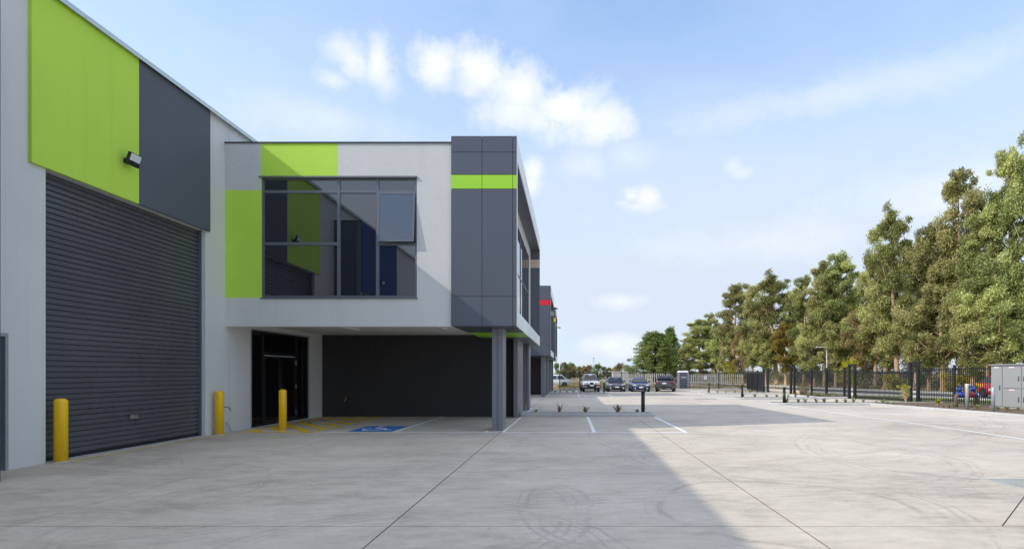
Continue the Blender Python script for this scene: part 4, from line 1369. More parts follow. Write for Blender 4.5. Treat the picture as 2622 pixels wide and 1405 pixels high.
def gum_tree_meshes(seed, H=18.0, Rm=2.5, mat=LEAF, low=.17, leaves=50000):
    """tall slim gum: forked trunk, rising limbs, tufted clumps with gaps between"""
    g = random.Random(seed)
    tr = MB()
    lean = (g.uniform(-.06, .06), g.uniform(-.05, .05))
    def trunk_at(z):
        k = z / H
        return Vector((lean[0] * z + math.sin(k * 5 + seed) * .22 * k, lean[1] * z + math.cos(k * 4 + seed) * .2 * k, z))
    r0 = .30
    zs = [0, .4, 1.2] + [H * k / 12 for k in range(2, 12)]
    tr.path([trunk_at(z) if z else Vector((0, 0, -.3)) for z in zs], [r0 * 1.5, r0 * 1.15] + [max(.03, r0 * (1 - z / H) ** .8) for z in zs[2:]], 9)
    cent, rad, tint = [], [], []
    nl = 26
    for k in range(nl):
        f = low + (0.97 - low) * (k + g.uniform(-.3, .3)) / nl
        z = H * max(.08, min(.95, f))
        a = k * 2.4 + g.uniform(-.5, .5)
        u_ = max(0.0, min(1.0, (f - low) / (1 - low)))
        env = Rm * (.35 + .85 * math.sin(math.pi * u_ ** .75)) * (1 - .34 * u_) * g.uniform(.6, 1.25)
        base = trunk_at(z)
        rise = env * g.uniform(.5, 1.1)
        tip = base + Vector((math.cos(a) * env, math.sin(a) * env, rise))
        midp = base.lerp(tip, .5) + Vector((math.cos(a) * env * .12, math.sin(a) * env * .12, -rise * .12))
        rl = max(.025, .09 * (1 - z / H) + .02)
        tr.path([base, midp, tip], [rl, rl * .7, rl * .3], 6)
        t0 = g.uniform(.2, .8)
        for s in range(g.randint(4, 6)):
            u = g.uniform(.45, 1.08)
            c = base.lerp(tip, u) + Vector((g.gauss(0, .42), g.gauss(0, .42), g.gauss(.1, .4)))
            cent.append(c); rad.append(g.uniform(.4, .85) * (1.0 if f < .8 else .75)); tint.append(t0 + g.uniform(-.25, .25))
            tr.path([base.lerp(tip, min(1, u * .8)), c], [rl * .4, .012], 5)
    for s in range(6):
        c = trunk_at(H * g.uniform(.9, 1.0)) + Vector((g.gauss(0, .4), g.gauss(0, .4), 0))
        cent.append(c); rad.append(g.uniform(.4, .65)); tint.append(g.uniform(.2, .8))
    w = np.array(rad) ** 2
    counts = np.maximum(20, (leaves * w / w.sum())).astype(int)
    crown = leaf_cloud('crown', [tuple(c) for c in cent], rad, counts, mat, size=(.28, .085), tint_c=tint, seed=seed, flat=.85, droop=(-.55, 0, -.5))
    return tr.mesh('trunk', BARK, True), crown

GUM = [gum_tree_meshes(s) for s in (3, 14, 25, 36, 47)]
GUM_BR = gum_tree_meshes(58, 12, 2.4, LEAF_BR, .24, 32000)
GUM_OL = gum_tree_meshes(69, 12, 2.3, LEAF_OL, .24, 32000)
GUM_LOW = gum_tree_meshes(71, 11, 2.6, LEAF, .26, 36000)
TREEX = lambda y: 45.6 - 0.155 * y
def row_depth(px, back=0.0):
    k = (px - VX) / FPX
    return (45.6 + back) / (k + .155)
def plant_gum(px, topy, kind, label, back=0.0, H0=18.0, half=2.6, wpx=None, rz=None):
    y = row_depth(px, back)
    x = (px - VX) * y / FPX
    H = (VY - topy) / FPX * y + EYE - gz(y)
    sz = H / H0
    sxy = (wpx * y / FPX) / half if wpx else sz
    sxy = max(.55, min(1.7, sxy))
    t = thing('gum_tree', label, 'tree', (x, y, gz(y) - .05), random.uniform(0, 6.28) if rz is None else rz, 'gum trees along the road', (sxy, sxy, sz))
    link('trunk', kind[0], t); link('crown', kind[1], t)
front = [(1794, 817, 40, 'short gum at the pine end of the road row, next to the pine'), (1874, 733, 36, 'slim pointed gum second along from the pine'),
         (1926, 738, 24, 'narrow twin-topped gum beside the slim pointed one'), (1990, 704, 46, 'broad round-topped gum above the open driveway'),
         (2058, 716, 32, 'gum filling the gap right behind the driveway post'), (2112, 667, 38, 'gum rising behind the curved street lamp'),
         (2172, 653, 40, 'full-crowned gum behind the twin gate posts at the fence end'), (2240, 640, 36, 'leaning gum behind the sliding gate, near its driveway end'),
         (2300, 538, 46, 'tall spire-topped gum behind the middle of the sliding gate'), (2378, 590, 40, 'gum behind the cabinet end of the sliding gate'),
         (2460, 432, 50, 'very tall bare-stemmed gum with a tufted top behind the red valve'), (2530, 560, 40, 'gum between the two tallest trees, behind the red car'),
         (2598, 388, 50, 'very tall gum behind the grey cabinet'), (2668, 360, 50, 'tallest gum beyond the grey cabinet, at the row\'s near end')]
for i, (px, ty, wp, lb) in enumerate(front):
    plant_gum(px, ty, GUM[i % 5], lb, back=random.uniform(-1.0, 2.2), wpx=wp * 1.2)
low = [(1762, 880, GUM_LOW, 'low bushy gum touching the pine'), (1840, 850, GUM_LOW, 'low leafy gum under the slim pointed gum'), (1902, 842, GUM_BR, 'bronze-leaved gum in front of the narrow gum'),
       (1960, 860, GUM_LOW, 'low dark gum under the broad round-topped gum'), (2012, 830, GUM_OL, 'olive-yellow gum beside the driveway opening'), (2085, 840, GUM_LOW, 'low gum behind the near driveway fence'),
       (2140, 830, GUM_LOW, 'low gum just beyond the curved street lamp'), (2215, 800, GUM_BR, 'bronze-leaved gum behind the fence end of the sliding gate'), (2268, 770, GUM_LOW, 'low gum under the spire-topped gum'),
       (2345, 790, GUM_LOW, 'low gum hiding the stem beside the spire-topped gum'), (2415, 740, GUM_LOW, 'low gum beside the very tall bare-stemmed gum'), (2490, 800, GUM_LOW, 'low drooping gum behind the galvanised post'),
       (2560, 690, GUM_LOW, 'low gum in front of the stem behind the cabinet'), (2635, 760, GUM_LOW, 'low gum past the end of the cabinet')]
for px, ty, k, lb in low:
    plant_gum(px, ty, k, lb, back=random.uniform(-1.5, 0.5), H0=12.0 if k is not GUM_LOW else 11.0)
back = [(1830, 805, 'second-row gum filling in behind the low gum next to the slim pointed one'), (1955, 765, 'second-row gum behind the gap beside the broad round-topped gum'), (2030, 745, 'second-row gum half hidden behind the driveway opening gums'),
        (2140, 705, 'second-row gum half hidden past the curved street lamp'), (2270, 640, 'second-row gum half hidden beside the spire-topped gum, fence side'), (2340, 620, 'second-row gum half hidden beside the spire-topped gum, cabinet side'), (2420, 580, 'second-row gum half hidden beside the very tall bare-stemmed gum')]
for i, (px, ty, lb) in enumerate(back):
    plant_gum(px, ty, GUM[(i * 2 + 1) % 5], lb, back=7 + random.uniform(0, 3))

# pine
def pine_meshes(seed=4, H=12.0):
    g = random.Random(seed)
    tr = MB()
    tr.path([(0, 0, -.3), (0, 0, 3), (.2, 0, 7), (.25, .1, H - .6)], [.4, .3, .18, .04], 9)
    cent, rad, tint = [], [], []
    for k in range(30):
        f = .06 + .9 * k / 30
        z = H * f
        env = 6.0 * (1 - f) ** .75 + .5
        for j in range(5):
            a = j * 1.26 + k * .7 + g.uniform(-.3, .3)
            e = env * g.uniform(.65, 1.05)
            tip = Vector((math.cos(a) * e, math.sin(a) * e, z + e * .12))
            tr.path([(0, 0, z), tip], [.05, .02], 5)
            for u in (.45, .7, .9, 1.0):
                cent.append(Vector((tip.x * u, tip.y * u, z + (tip.z - z) * u + g.gauss(.1, .2))))
                rad.append(g.uniform(.5, .85)); tint.append(g.uniform(.25, .75))
    w = np.array(rad) ** 2
    counts = (42000 * w / w.sum()).astype(int)
    return tr.mesh('trunk', BARK_P, True), leaf_cloud('crown', [tuple(c) for c in cent], rad, counts, LEAF_P, size=(.34, .10), droop=(0, 0, .35), tint_c=tint, seed=seed, flat=.38)
PINE = pine_meshes()
y = 112.0
t = thing('pine_tree', 'broad dark green layered pine beyond the far fence', 'tree', ((1676 - VX) * y / FPX, y, gz(y)), .6, None, (1.15, 1.15, 0.90))
link('trunk', PINE[0], t); link('crown', PINE[1], t)
t = thing('pine_tree', 'pointed pine top showing just behind the broad pine', 'tree', ((1716 - VX) * 122 / FPX, 122, gz(122)), 2.1, None, (.62, .62, 1.06))
link('trunk', PINE[0], t); link('crown', PINE[1], t)

# distant tree belt beyond the far fence
def round_tree(seed, mat, H=6.0, leaves=5000):
    g = random.Random(seed)
    tr = MB().path([(0, 0, -.2), (.05, 0, 1.6), (.1, .1, 3.6)], [.2, .16, .08], 7)
    cent, rad, tint = [], [], []
    for k in range(46):
        a = g.uniform(0, 6.28); e = 2.6 * math.sqrt(g.random()); z = g.uniform(.12, 1) * H
        e *= math.sin(min(1, (z / H) * .9 + .12) * math.pi) * .9 + .35
        cent.append(Vector((e * math.cos(a), e * math.sin(a), z))); rad.append(g.uniform(.45, .9)); tint.append(g.uniform(.2, .8))
        if k % 4 == 0:
            tr.path([(.05, 0, 1.4), cent[-1]], [.06, .015], 5)
    w = np.array(rad) ** 2
    return tr.mesh('trunk', BARK_P, True), leaf_cloud('crown', [tuple(c) for c in cent], rad, (leaves * w / w.sum()).astype(int), mat, size=(.42, .16), droop=(0, 0, -.2), tint_c=tint, seed=seed)
RT = [round_tree(5, LEAF_D), round_tree(6, LEAF_BR), round_tree(7, LEAF_P), round_tree(8, LEAF_OL)]
belt = [(1428, 930, 2, 'dark conifer at the wall end of the distant belt'), (1446, 927, 0, 'grey-green tree beside the pale pole'), (1450, 938, 3, 'yellow-green bush tree under the distant belt'), (1462, 929, 2, 'dark conifer in the middle of the left belt'), (1470, 938, 1, 'brown tree above the white utility\'s wing'),
        (1484, 938, 2, 'dark tree where the belt dips'), (1496, 936, 1, 'brown tree to the wall side of the distant street lamp'), (1508, 934, 1, 'tall brown tree touching the distant street lamp'), (1530, 932, 2, 'pointed dark tree just past the distant street lamp'), (1546, 938, 0, 'low grey-green tree above the light bollard'),
        (1560, 940, 3, 'lime-toned low tree above the white hoarding'), (1576, 938, 2, 'dark low tree before the bronze gum'), (1588, 929, 1, 'bronze spreading gum standing alone by the pine'), (1606, 940, 0, 'low tree at the foot of the broad pine')]
for px, ty, k, lb in belt:
    y = 165 + (px * 7 % 23)
    H = (VY - ty) / FPX * y + EYE - gz(y)
    s = H / 6.4
    t = thing('background_tree', lb, 'tree', ((px - VX) * y / FPX, y, gz(y)), px * .7, 'distant trees beyond the far fence', (s * .9, s * .9, s))
    link('trunk', RT[k][0], t); link('crown', RT[k][1], t)

# wattles and understorey
for (px, py, ty), lb in (((1870, 985, 915), 'bright yellow wattle bush against the gums'), ((2178, 990, 925), 'bright yellow wattle behind the twin gate posts'), ((2290, 990, 962), 'low yellow wattle seen through the sliding gate'), ((2452, 990, 962), 'low yellow wattle seen through the fence by the valve')):
    y = row_depth(px, -2.0)
    H = (VY - ty) / FPX * y + EYE - gz(y)
    g = random.Random(px)
    cent = [(g.gauss(0, .5), g.gauss(0, .5), g.uniform(.25, .95) * H) for _ in range(14)]
    t = thing('wattle_bush', lb, 'bush', ((px - VX) * y / FPX, y, gz(y)), 0, 'yellow wattles under the gums')
    tr = MB()
    for c in cent[:6]:
        tr.path([(0, 0, -.1), c], [.05, .015], 5)
    tr.build('stem', BARK, t)
    link('foliage', leaf_cloud('foliage', cent, [H * .14 + .25] * 14, [110] * 14, LEAF_Y, size=(.24, .11), droop=(0, 0, -.2), tint_c=[g.uniform(.2, .9) for _ in cent], seed=px), t)
g = np.random.default_rng(77)
n = 120
yy = 30 + 110 * g.random(n) ** 1.3
cc = np.stack([TREEX(yy) + g.normal(size=n) * 2.0 + 2.2, yy, np.array([gz(v) for v in yy]) + .25 + .75 * g.random(n)], axis=1)
us = leaf_cloud('undergrowth', cc, .45 + .5 * g.random(n), [34] * n, LEAF_D, size=(.32, .11), droop=(0, 0, .2), tint_c=g.random(n), seed=5)
struct(link('undergrowth', us), 'stuff', 'scrubby undergrowth beneath the gum trees')
n = 330
yy = 34 + 150 * g.random(n)
cc = np.stack([TREEX(yy) + 14 + 14 * g.random(n), yy, np.array([gz(v) for v in yy]) + .3 + 1.9 * g.random(n) ** 1.2], axis=1)
us = leaf_cloud('scrub', cc, .9 + .8 * g.random(n), [110] * n, LEAF_D, size=(.42, .16), droop=(0, 0, .2), tint_c=.5 * g.random(n), seed=6)
struct(link('scrub', us), 'stuff', 'dark scrub closing the view behind the gum trunks')
# dry grass on the bank beyond the road and on the verges
def blades(n, fx, fy, h, mat, seed, name, label):
    g = np.random.default_rng(seed)
    y = fy(g.random(n)); x = fx(y, g.random(n))
    z = np.array([gz(v) for v in y]) - .03
    a = g.random(n) * 6.28
    hh = h * (.4 + .9 * g.random(n))
    dx, dy = np.cos(a) * .035, np.sin(a) * .035
    lx, ly = g.normal(size=n) * .3 * hh, g.normal(size=n) * .3 * hh
    V = np.stack([np.stack([x - dx, y - dy, z], 1), np.stack([x + dx, y + dy, z], 1), np.stack([x + lx, y + ly, z + hh], 1)], 1).reshape(-1, 3)
    me = bpy.data.meshes.new(name)
    me.vertices.add(3 * n); me.vertices.foreach_set('co', V.astype(np.float32).ravel())
    me.loops.add(3 * n); me.loops.foreach_set('vertex_index', np.arange(3 * n, dtype=np.int32))
    me.polygons.add(n); me.polygons.foreach_set('loop_start', np.arange(0, 3 * n, 3, dtype=np.int32)); me.polygons.foreach_set('loop_total', np.full(n, 3, dtype=np.int32))
    at = me.attributes.new('tint', 'FLOAT', 'FACE'); at.data.foreach_set('value', g.random(n).astype(np.float32))
    me.materials.append(mat); me.update(calc_edges=True)
    struct(link(name, me), 'stuff', label)
blades(60000, lambda y, r: ROADFAR(y) + 5.2 + 16 * r, lambda r: 25 + 110 * r ** 1.2, .42, LEAF_DRY, 1, 'dry_grass', 'long straw coloured grass under the gum trees')
blades(16000, lambda y, r: 24.9 - .15 * y + (6.4 - .01 * y) * r, lambda r: 22 + 14 * r, .10, LEAF_G, 2, 'verge_grass', 'short verge grass outside the boundary fence')
blades(9000, lambda y, r: -2 + 30 * r, lambda r: 60.5 + 40 * r ** 1.4, .30, LEAF_DRY, 3, 'paddock_grass', 'dry weeds on the bare lot beyond the far fence')

# strappy plants and weeds in the beds
def tuft(x, y, up, label, mat, n=26, h=.3, spread=.5, cat='plant', seed=0, group=None, name='strap_plant'):
    g = random.Random(seed + int(x * 97 + y * 31))
    vs, fs, ti = [], [], []
    for k in range(n):
        a = g.uniform(0, 6.28); L = h * g.uniform(.6, 1.25); out = spread * g.uniform(.2, 1) * L
        w = .018 * g.uniform(.7, 1.4)
        d = Vector((math.cos(a), math.sin(a), 0)); s = Vector((-d.y, d.x, 0)) * w
        p0 = d * .02; p1 = d * out * .45 + Vector((0, 0, L * .7)); p2 = d * out * 1.15 + Vector((0, 0, L * g.uniform(.7, 1.0)))
        o = len(vs)
        vs += [p0 - s, p0 + s, p1 + s * .8, p1 - s * .8, p2]
        fs += [(o, o + 1, o + 2, o + 3), (o + 3, o + 2, o + 4)]
        v = g.random(); ti += [v, v]
    me = bpy.data.meshes.new(name); me.from_pydata([tuple(v) for v in vs], [], fs)
    at = me.attributes.new('tint', 'FLOAT', 'FACE'); at.data.foreach_set('value', ti)
    me.materials.append(mat); me.update()
    t = thing(name, label, cat, (x, y, gz(y) + up), 0, group)
    link('leaves', me, t)
    MB().lathe([(.03, -.03), (.035, .01), (.015, .04)], 7).build('crown_base', SOIL, t)
    return t
for px, mat, n, h, lb in ((1431.5, LEAF_R, 9, .38, 'sparse rusty strap plant beside the dark weed in the green office strip'), (1499, LEAF_R, 26, .30, 'rusty strap plant with a white tag in the green office strip'), (1582, LEAF_R, 34, .33, 'fullest rusty strap plant in the green office strip'), (1631, LEAF_G, 20, .17, 'small green weed beside the light bollard in the green office strip'), (1372, LEAF_G, 16, .14, 'dark weed at the pier end of the green office strip')):
    x, y = ground_pt(px, 1056, .1)
    tuft(x, y, .10, lb, mat, n + 4, h * .95, 1.6)
for px, lb in ((1424, 'wispy weed nearest the column in the red office strip'), (1436, 'wispy weed second from the column in the red office strip'), (1452, 'wispy weed in the middle of the red office strip'), (1468, 'wispy weed before the utility\'s wheel in the red office strip'), (1485, 'leafy weed under the utility\'s bumper'), (1500, 'weed at the lit end of the red office strip'), (1520, 'weed nearest the bollard in the red office strip')):
    x, y = ground_pt(px, 1003, .1)
    tuft(x, 45.35, .10, lb, LEAF_G, 20, .24, .9)
k = 0
for X0, Y0, nn, who in ((11.6, 27.75, 9, 'the sliding gate island'), (11.7, 34.95, 7, 'the near driveway island'), (11.9, 44.85, 6, 'the far driveway island')):
    for i in range(nn):
        tuft(X0 + i * (0.50 if nn == 9 else .7) + random.uniform(-.1, .1), Y0 + random.uniform(-.2, .3), .10, 'small green strappy plant in the row on ' + who, LEAF_G, 26, random.uniform(.22, .34), 1.0, group='strappy plants on ' + who)
for i in range(22):
    y = random.uniform(19.5, 28)
    tuft(KERBX(y) + random.uniform(.4, 3.2), y, .10, 'low weed growing in the soil bed along the boundary fence', LEAF_G if i % 3 else LEAF_DRY, 22, random.uniform(.10, .22), 1.2, 'weed', i, 'weeds in the fence bed', 'weed')
for i in range(14):
    tuft(random.uniform(17.3, 18.8), random.uniform(36.3, 41.4), .10, 'low weed growing in the driveway bed', LEAF_G, 24, random.uniform(.15, .3), 1.2, 'weed', i, 'weeds in the driveway bed', 'weed')
for i in range(16):
    tuft(random.uniform(.2, 19.5), random.uniform(57.8, 59.2), .10, 'low weed at the foot of the far fence', LEAF_G, 24, random.uniform(.15, .4), 1.1, 'weed', i, 'weeds along the far fence', 'weed')
def shrub(px, py, h, label, mat, wd=.45, up=.1, n=10, bare=.25):
    x, y = ground_pt(px, py, up)
    g = random.Random(px)
    cent = [(g.gauss(0, wd * .4), g.gauss(0, wd * .4), h * g.uniform(bare, .95)) for _ in range(n)]
    t = thing('shrub', label, 'shrub', (x, y, gz(y) + up))
    tr = MB()
    for c in cent:
        tr.path([(0, 0, -.05), (c[0] * .4, c[1] * .4, c[2] * .5), c], [.018, .012, .005], 5)
    tr.build('stem', BARK, t)
    link('foliage', leaf_cloud('foliage', cent, [wd * .42] * n, [26] * n, mat, size=(.09, .045), droop=(0, 0, .3), tint_c=[g.uniform(.2, .9) for _ in cent], seed=int(px)), t)
shrub(2058, 1006, 1.15, 'yellow-green shrub beside the sandstone boulder', LEAF_S, .6)
shrub(2320, 1027, .98, 'yellow-green shrub in the fence bed before the gate motor', LEAF_S, .34)
shrub(2400, 1036, .32, 'small leafy shrub in the fence bed near the rusty elbow', LEAF_S, .2, n=6)

# bare tree behind the gate
g = random.Random(9)
mb = MB()
def branch(p, d, L, r, depth):
    q = p + d * L
    mb.path([p, p.lerp(q, .5) + Vector((g.gauss(0, .05), g.gauss(0, .05), 0)) * L, q], [r, r * .8, r * .6], 5)
    if depth:
        for _ in range(3 if depth > 1 else 4):
            e = (d + Vector((g.gauss(0, .45), g.gauss(0, .45), g.gauss(.15, .25)))).normalized()
            branch(p.lerp(q, g.uniform(.5, 1)), e, L * g.uniform(.55, .8), r * .55, depth - 1)
branch(Vector((0, 0, -.2)), Vector((0, 0, 1)), 2.2, .09, 4)
y = row_depth(2310, -3)
t = thing('bare_tree', 'leafless grey tree among the gums behind the sliding gate', 'tree', ((2312 - VX) * y / FPX, y, gz(y)))
mb.build('branches', TWIG, t, fixn=False)

# ------------------------------------------------------------------ street lamps and poles
y = 68.0
t = thing('street_lamp', 'pale curved-arm street lamp standing before the gums', 'street lamp', ((2117 - VX) * y / FPX, y, gz(y)))
hh = (VY - 888) / FPX * y + EYE - gz(y)
MB().path([(0, 0, 0), (0, 0, hh - .8), (-.05, 0, hh - .35), (-.25, 0, hh - .06), (-.6, 0, hh), (-.95, 0, hh)], [.09, .065, .06, .055, .05, .045], 10).build('pole', WHITE_P, t, True)
MB().box(-1.35, -.9, -.1, .1, hh - .06, hh + .04).build('lamp_head', WHITE_P, t)
y = 170.0
t = thing('street_lamp', 'distant grey street lamp pole rising over the white utility', 'street lamp', ((1519 - VX) * y / FPX, y, gz(y)))
hh = (VY - 917) / FPX * y + EYE - gz(y)
MB().path([(0, 0, 0), (0, 0, hh)], [.14, .09], 8).build('pole', GALV, t, True)
MB().box(-.1, .45, -.12, .12, hh - .02, hh + .12).build('lamp_head', CAP_DARK, t)
y = 96.0
t = thing('service_pole', 'pale timber pole beside the yellow office corner', 'pole', ((1433 - VX) * y / FPX, y, gz(y)))
MB().path([(0, 0, 0), (0, 0, 4.1)], [.12, .08], 8).build('pole', PALING, t, True)

# ------------------------------------------------------------------ beyond the far fence
y = 88.0
t = thing('site_container', 'white corrugated container behind the far fence and the graphite sedan', 'container', ((1569 - VX) * y / FPX, y, gz(y) - .05))
wd = (1608 - 1569) * y / FPX
mc = MB()
n = 16
for k in range(n):
    a, b = wd * k / n, wd * (k + 1) / n
    dd = -.03 if k % 2 else 0
    mc.box(a, b, dd, .1, .12, 2.1)
mc.build('corrugated_wall', SHED, t)
MB().box(0, wd, .1, 2.4, .12, 2.1).build('body', SHED, t)
MB().box(-.04, wd + .04, -.06, 2.45, 2.102, 2.22).build('roof_rail', SHED, t)
def hoarding(pxa, pxb, y, h, label):
    xa, xb = (pxa - VX) * y / FPX, (pxb - VX) * y / FPX
    t = thing('paling_fence', label, 'fence', (xa, y, gz(y) - .05))
    L = xb - xa
    MB().box(0, L, .03, .08, .4, .5).box(0, L, .03, .08, h - .4, h - .3).build('rail', PALING, t)
    n = int(L / .33)
    me = MB().box(0, .19, 0, .025, 0, 1).mesh('paling', PALING)
    for k in range(n):
        link('paling', me, t, (k * .33 + random.uniform(-.03, .03), random.uniform(-.008, .008), 0), None, (1, 1, h * random.uniform(.97, 1.02)))
hoarding(1609, 1722, 82, 1.9, 'pale upright paling fence behind the sedans and the pine')
hoarding(1764, 1905, 90, 1.8, 'pale upright paling fence beyond the portable toilet')
t = thing('portable_toilet', 'grey plastic portable toilet with a white roof behind the far fence', 'toilet', ((1748 - VX) * 61.4 / FPX, 61.4, gz(61.4) - .03))
bevel(MB().box(-.55, .55, -.55, .55, .08, 2.0).build('cabin', PORTA, t), .03)
MB().add([(-.6, -.6, 2.0), (.6, -.6, 2.0), (.6, .6, 2.0), (-.6, .6, 2.0), (-.45, -.45, 2.22), (.45, -.45, 2.22), (.45, .45, 2.22), (-.45, .45, 2.22)],
         [(0, 1, 5, 4), (1, 2, 6, 5), (2, 3, 7, 6), (3, 0, 4, 7), (4, 5, 6, 7), (3, 2, 1, 0)]).build('roof', WHITE_P, t)
MB().box(-.6, .6, -.6, .6, 0, .078).build('skid_base', PLASTIC_B, t)
for x in (-.53, .49):
    MB().box(x, x + .05, -.58, -.551, .1, 1.98).build('corner_post', WHITE_P, t)
MB().box(-.42, .42, -.575, -.552, .15, 1.85).build('door', simple('toilet_door', srgb(122, 128, 146), .5), t)
MB().box(-.3, .3, -.59, -.576, 1.35, 1.55).build('vent', WHITE_P, t)
xs = ground_pt(1867, 990)
t = thing('fence_notice', 'small white notice on the far fence beyond the driveway islands', 'sign', ((1806 - VX) * 59.4 / FPX, 59.4, gz(59.4) + 1.2))
bevel(MB().box(-.15, .15, -.012, 0, 0, .42).build('board', WHITE_P, t), .003)
MB().box(-.11, .11, -.0135, -.0122, .30, .36).box(-.11, .11, -.0135, -.0122, .20, .22).box(-.11, .11, -.0135, -.0122, .13, .15).build('print', CAP_DARK, t)

# ------------------------------------------------------------------ vehicles
def vehicle(name, label, cat, loc, rz, paint, L, Wd, H, hood, belt, prof, cab, wheel_r=.32, clr=.2, group=None, front=None, ute=False, glass_dark=CARGLASS):
    """front points to local -Y. prof: list (y fraction, top z, half-width factor) of the lower body;
    cab: (y windscreen base, y roof front, y roof rear, y rear base) as fractions of L"""
    t = thing(name, label, cat, loc, rz, group)
    hw = Wd / 2
    vs, fs = [], []
    rows = []
    for f, zt, wf in prof:
        y = -L / 2 + f * L
        w = hw * wf
        zb = clr + (.12 if f < .02 or f > .98 else .0)
        h = zt - zb
        half = [(0, zb), (w * .78, zb), (w * .95, zb + .05), (w * .995, zb + h * .30), (w, zb + h * .55), (w * .985, zb + h * .80), (w * .90, zt - .015), (w * .66, zt + .006), (0, zt + .02)]
        ring = half + [(-x, z) for x, z in reversed(half[1:-1])]
        rows.append([(x, y, z) for x, z in ring])
    m = len(rows[0])
    for r in rows:
        vs += r
    for i in range(len(rows) - 1):
        for k in range(m):
            fs.append((i * m + k, i * m + (k + 1) % m, (i + 1) * m + (k + 1) % m, (i + 1) * m + k))
    fs += [tuple(range(m - 1, -1, -1)), tuple(range((len(rows) - 1) * m, len(rows) * m))]
    body = MB().add(vs, fs).build('body', paint, t, True)
    # cabin
    y0, y1, y2, y3 = [-L / 2 + c * L for c in cab]
    wb, wt_ = hw * .90, hw * .70
    def ring(y, zr, wtop, zlow):
        return [(wb if zr > zlow + .05 else wb * .95, y, zlow), (wtop, y, zr - .07), (wtop * .86, y, zr - .01), (0, y, zr + .012), (-wtop * .86, y, zr - .01), (-wtop, y, zr - .07), (-(wb if zr > zlow + .05 else wb * .95), y, zlow)]
    zl = belt - .03
    rr = [ring(y0, zl + .03, wb * .93, zl), ring(y1, H - .015, wt_, zl), ring((y1 + y2) / 2, H, wt_ * 1.01, zl), ring(y2, H - .02, wt_ * .97, zl), ring(y3, zl + .03 if not ute else H - .08, wb * .9 if not ute else wt_ * .95, zl)]
    vs = [p for r in rr for p in r]
    fs = []
    for i in range(4):
        for k in range(6):
            fs.append((i * 7 + k, i * 7 + k + 1, (i + 1) * 7 + k + 1, (i + 1) * 7 + k))
    fs += [tuple(range(6, -1, -1)), tuple(range(28, 35))]
    cabin = MB().add(vs, fs).build('cabin', paint, t, True)
    def glass(nm, quad, n, off=.012):
        q = [Vector(p) + Vector(n) * off for p in quad]
        back = [Vector(p) - Vector(n) * .01 for p in quad]
        mb = MB().add(q + back, [(0, 1, 2, 3), (7, 6, 5, 4), (0, 4, 5, 1), (1, 5, 6, 2), (2, 6, 7, 3), (3, 7, 4, 0)])
        return mb.build(nm, glass_dark, t)
    def lerp3(a, b, u): return tuple(a[i] + (b[i] - a[i]) * u for i in range(3))
    # windscreen
    bl, br = (-wb * .90, y0, zl + .05), (wb * .90, y0, zl + .05)
    tl, tr_ = (-wt_ * .90, y1, H - .05), (wt_ * .90, y1, H - .05)
    nrm = (Vector(br) - Vector(bl)).cross(Vector(tl) - Vector(bl)).normalized()
    if nrm.y > 0: nrm = -nrm
    glass('windscreen', [lerp3(bl, tl, .04), lerp3(br, tr_, .04), lerp3(br, tr_, .95), lerp3(bl, tl, .95)], nrm, .02)
    # rear window
    zr3 = zl + .05
    bl, br = (-wb * .86, y3, zr3), (wb * .86, y3, zr3)
    tl, tr_ = (-wt_ * .86, y2, H - .06), (wt_ * .86, y2, H - .06)
    if ute:
        tl, tr_ = (-wt_ * .9, y3, H - .16), (wt_ * .9, y3, H - .16)
    nrm = (Vector(br) - Vector(bl)).cross(Vector(tl) - Vector(bl)).normalized()
    if nrm.y < 0: nrm = -nrm
    glass('rear_window', [lerp3(bl, tl, .12), lerp3(br, tr_, .12), lerp3(br, tr_, .92), lerp3(bl, tl, .92)], nrm, .02)
    # side windows
    for s in (-1, 1):
        nrm = Vector((s * (H - .07 - zl), 0, (wb - wt_))).normalized()
        def sp(y, u): return (s * (wb + (wt_ - wb) * u), y, zl + (H - .07 - zl) * u)
        ym = (y1 + y2) / 2 + .05
        ya = y0 + (y1 - y0) * .35
        yz = y2 + (y3 - y2) * (.45 if not ute else .9)
        glass('side_window', [sp(ya, .12), sp(ym - .04, .12), sp(ym - .04, .88), sp(y1 + .04, .88)], nrm)
        glass('side_window', [sp(ym + .04, .12), sp(yz, .12), sp(y2 - .02, .88), sp(ym + .04, .88)], nrm)
    # wheels
    for fy in (.17, .80):
        for s in (-1, 1):
            wl = link('wheel', None, t, (s * (hw - .10), -L / 2 + fy * L, wheel_r))
            MB().lathe([(wheel_r * .66, -.10), (wheel_r * .94, -.105), (wheel_r, -.07), (wheel_r, .07), (wheel_r * .94, .105), (wheel_r * .66, .10)], 20, (0, 0, 0), 'x').build('tyre', TYRE, wl, True)
            rim = MB().lathe([(wheel_r * .64, s * .085), (wheel_r * .60, s * .098), (wheel_r * .52, s * .07), (.06, s * .075), (.05, s * .1), (.002, s * .101)], 18, (0, 0, 0), 'x')
            for k in range(5):
                a = k * 1.2566
                rim.tube((s * .085, .05 * math.cos(a), .05 * math.sin(a)), (s * .09, wheel_r * .6 * math.cos(a), wheel_r * .6 * math.sin(a)), .026, n=6)
            rim.build('rim', RIM, wl)
            arch = [(wheel_r * 1.16 * math.cos(a), wheel_r * 1.16 * math.sin(a)) for a in np.linspace(-.15, math.pi + .15, 15)]
            MB().prism([(y, z) for y, z in arch], s * .03, s * .106, 'x').build('wheel_arch', PLASTIC_B, wl)
    # mirrors
    for s in (-1, 1):
        mr = MB().box(s * wb - .02, s * wb + .02, y0 + .30, y0 + .34, zl + .06, zl + .12).box(min(s * (wb + .02), s * (wb + .22)), max(s * (wb + .02), s * (wb + .22)), y0 + .27, y0 + .37, zl + .05, zl + .20)
        bevel(mr.build('mirror', PLASTIC_B if ute else paint, t), .02)
    return t, hw, -L / 2, L / 2

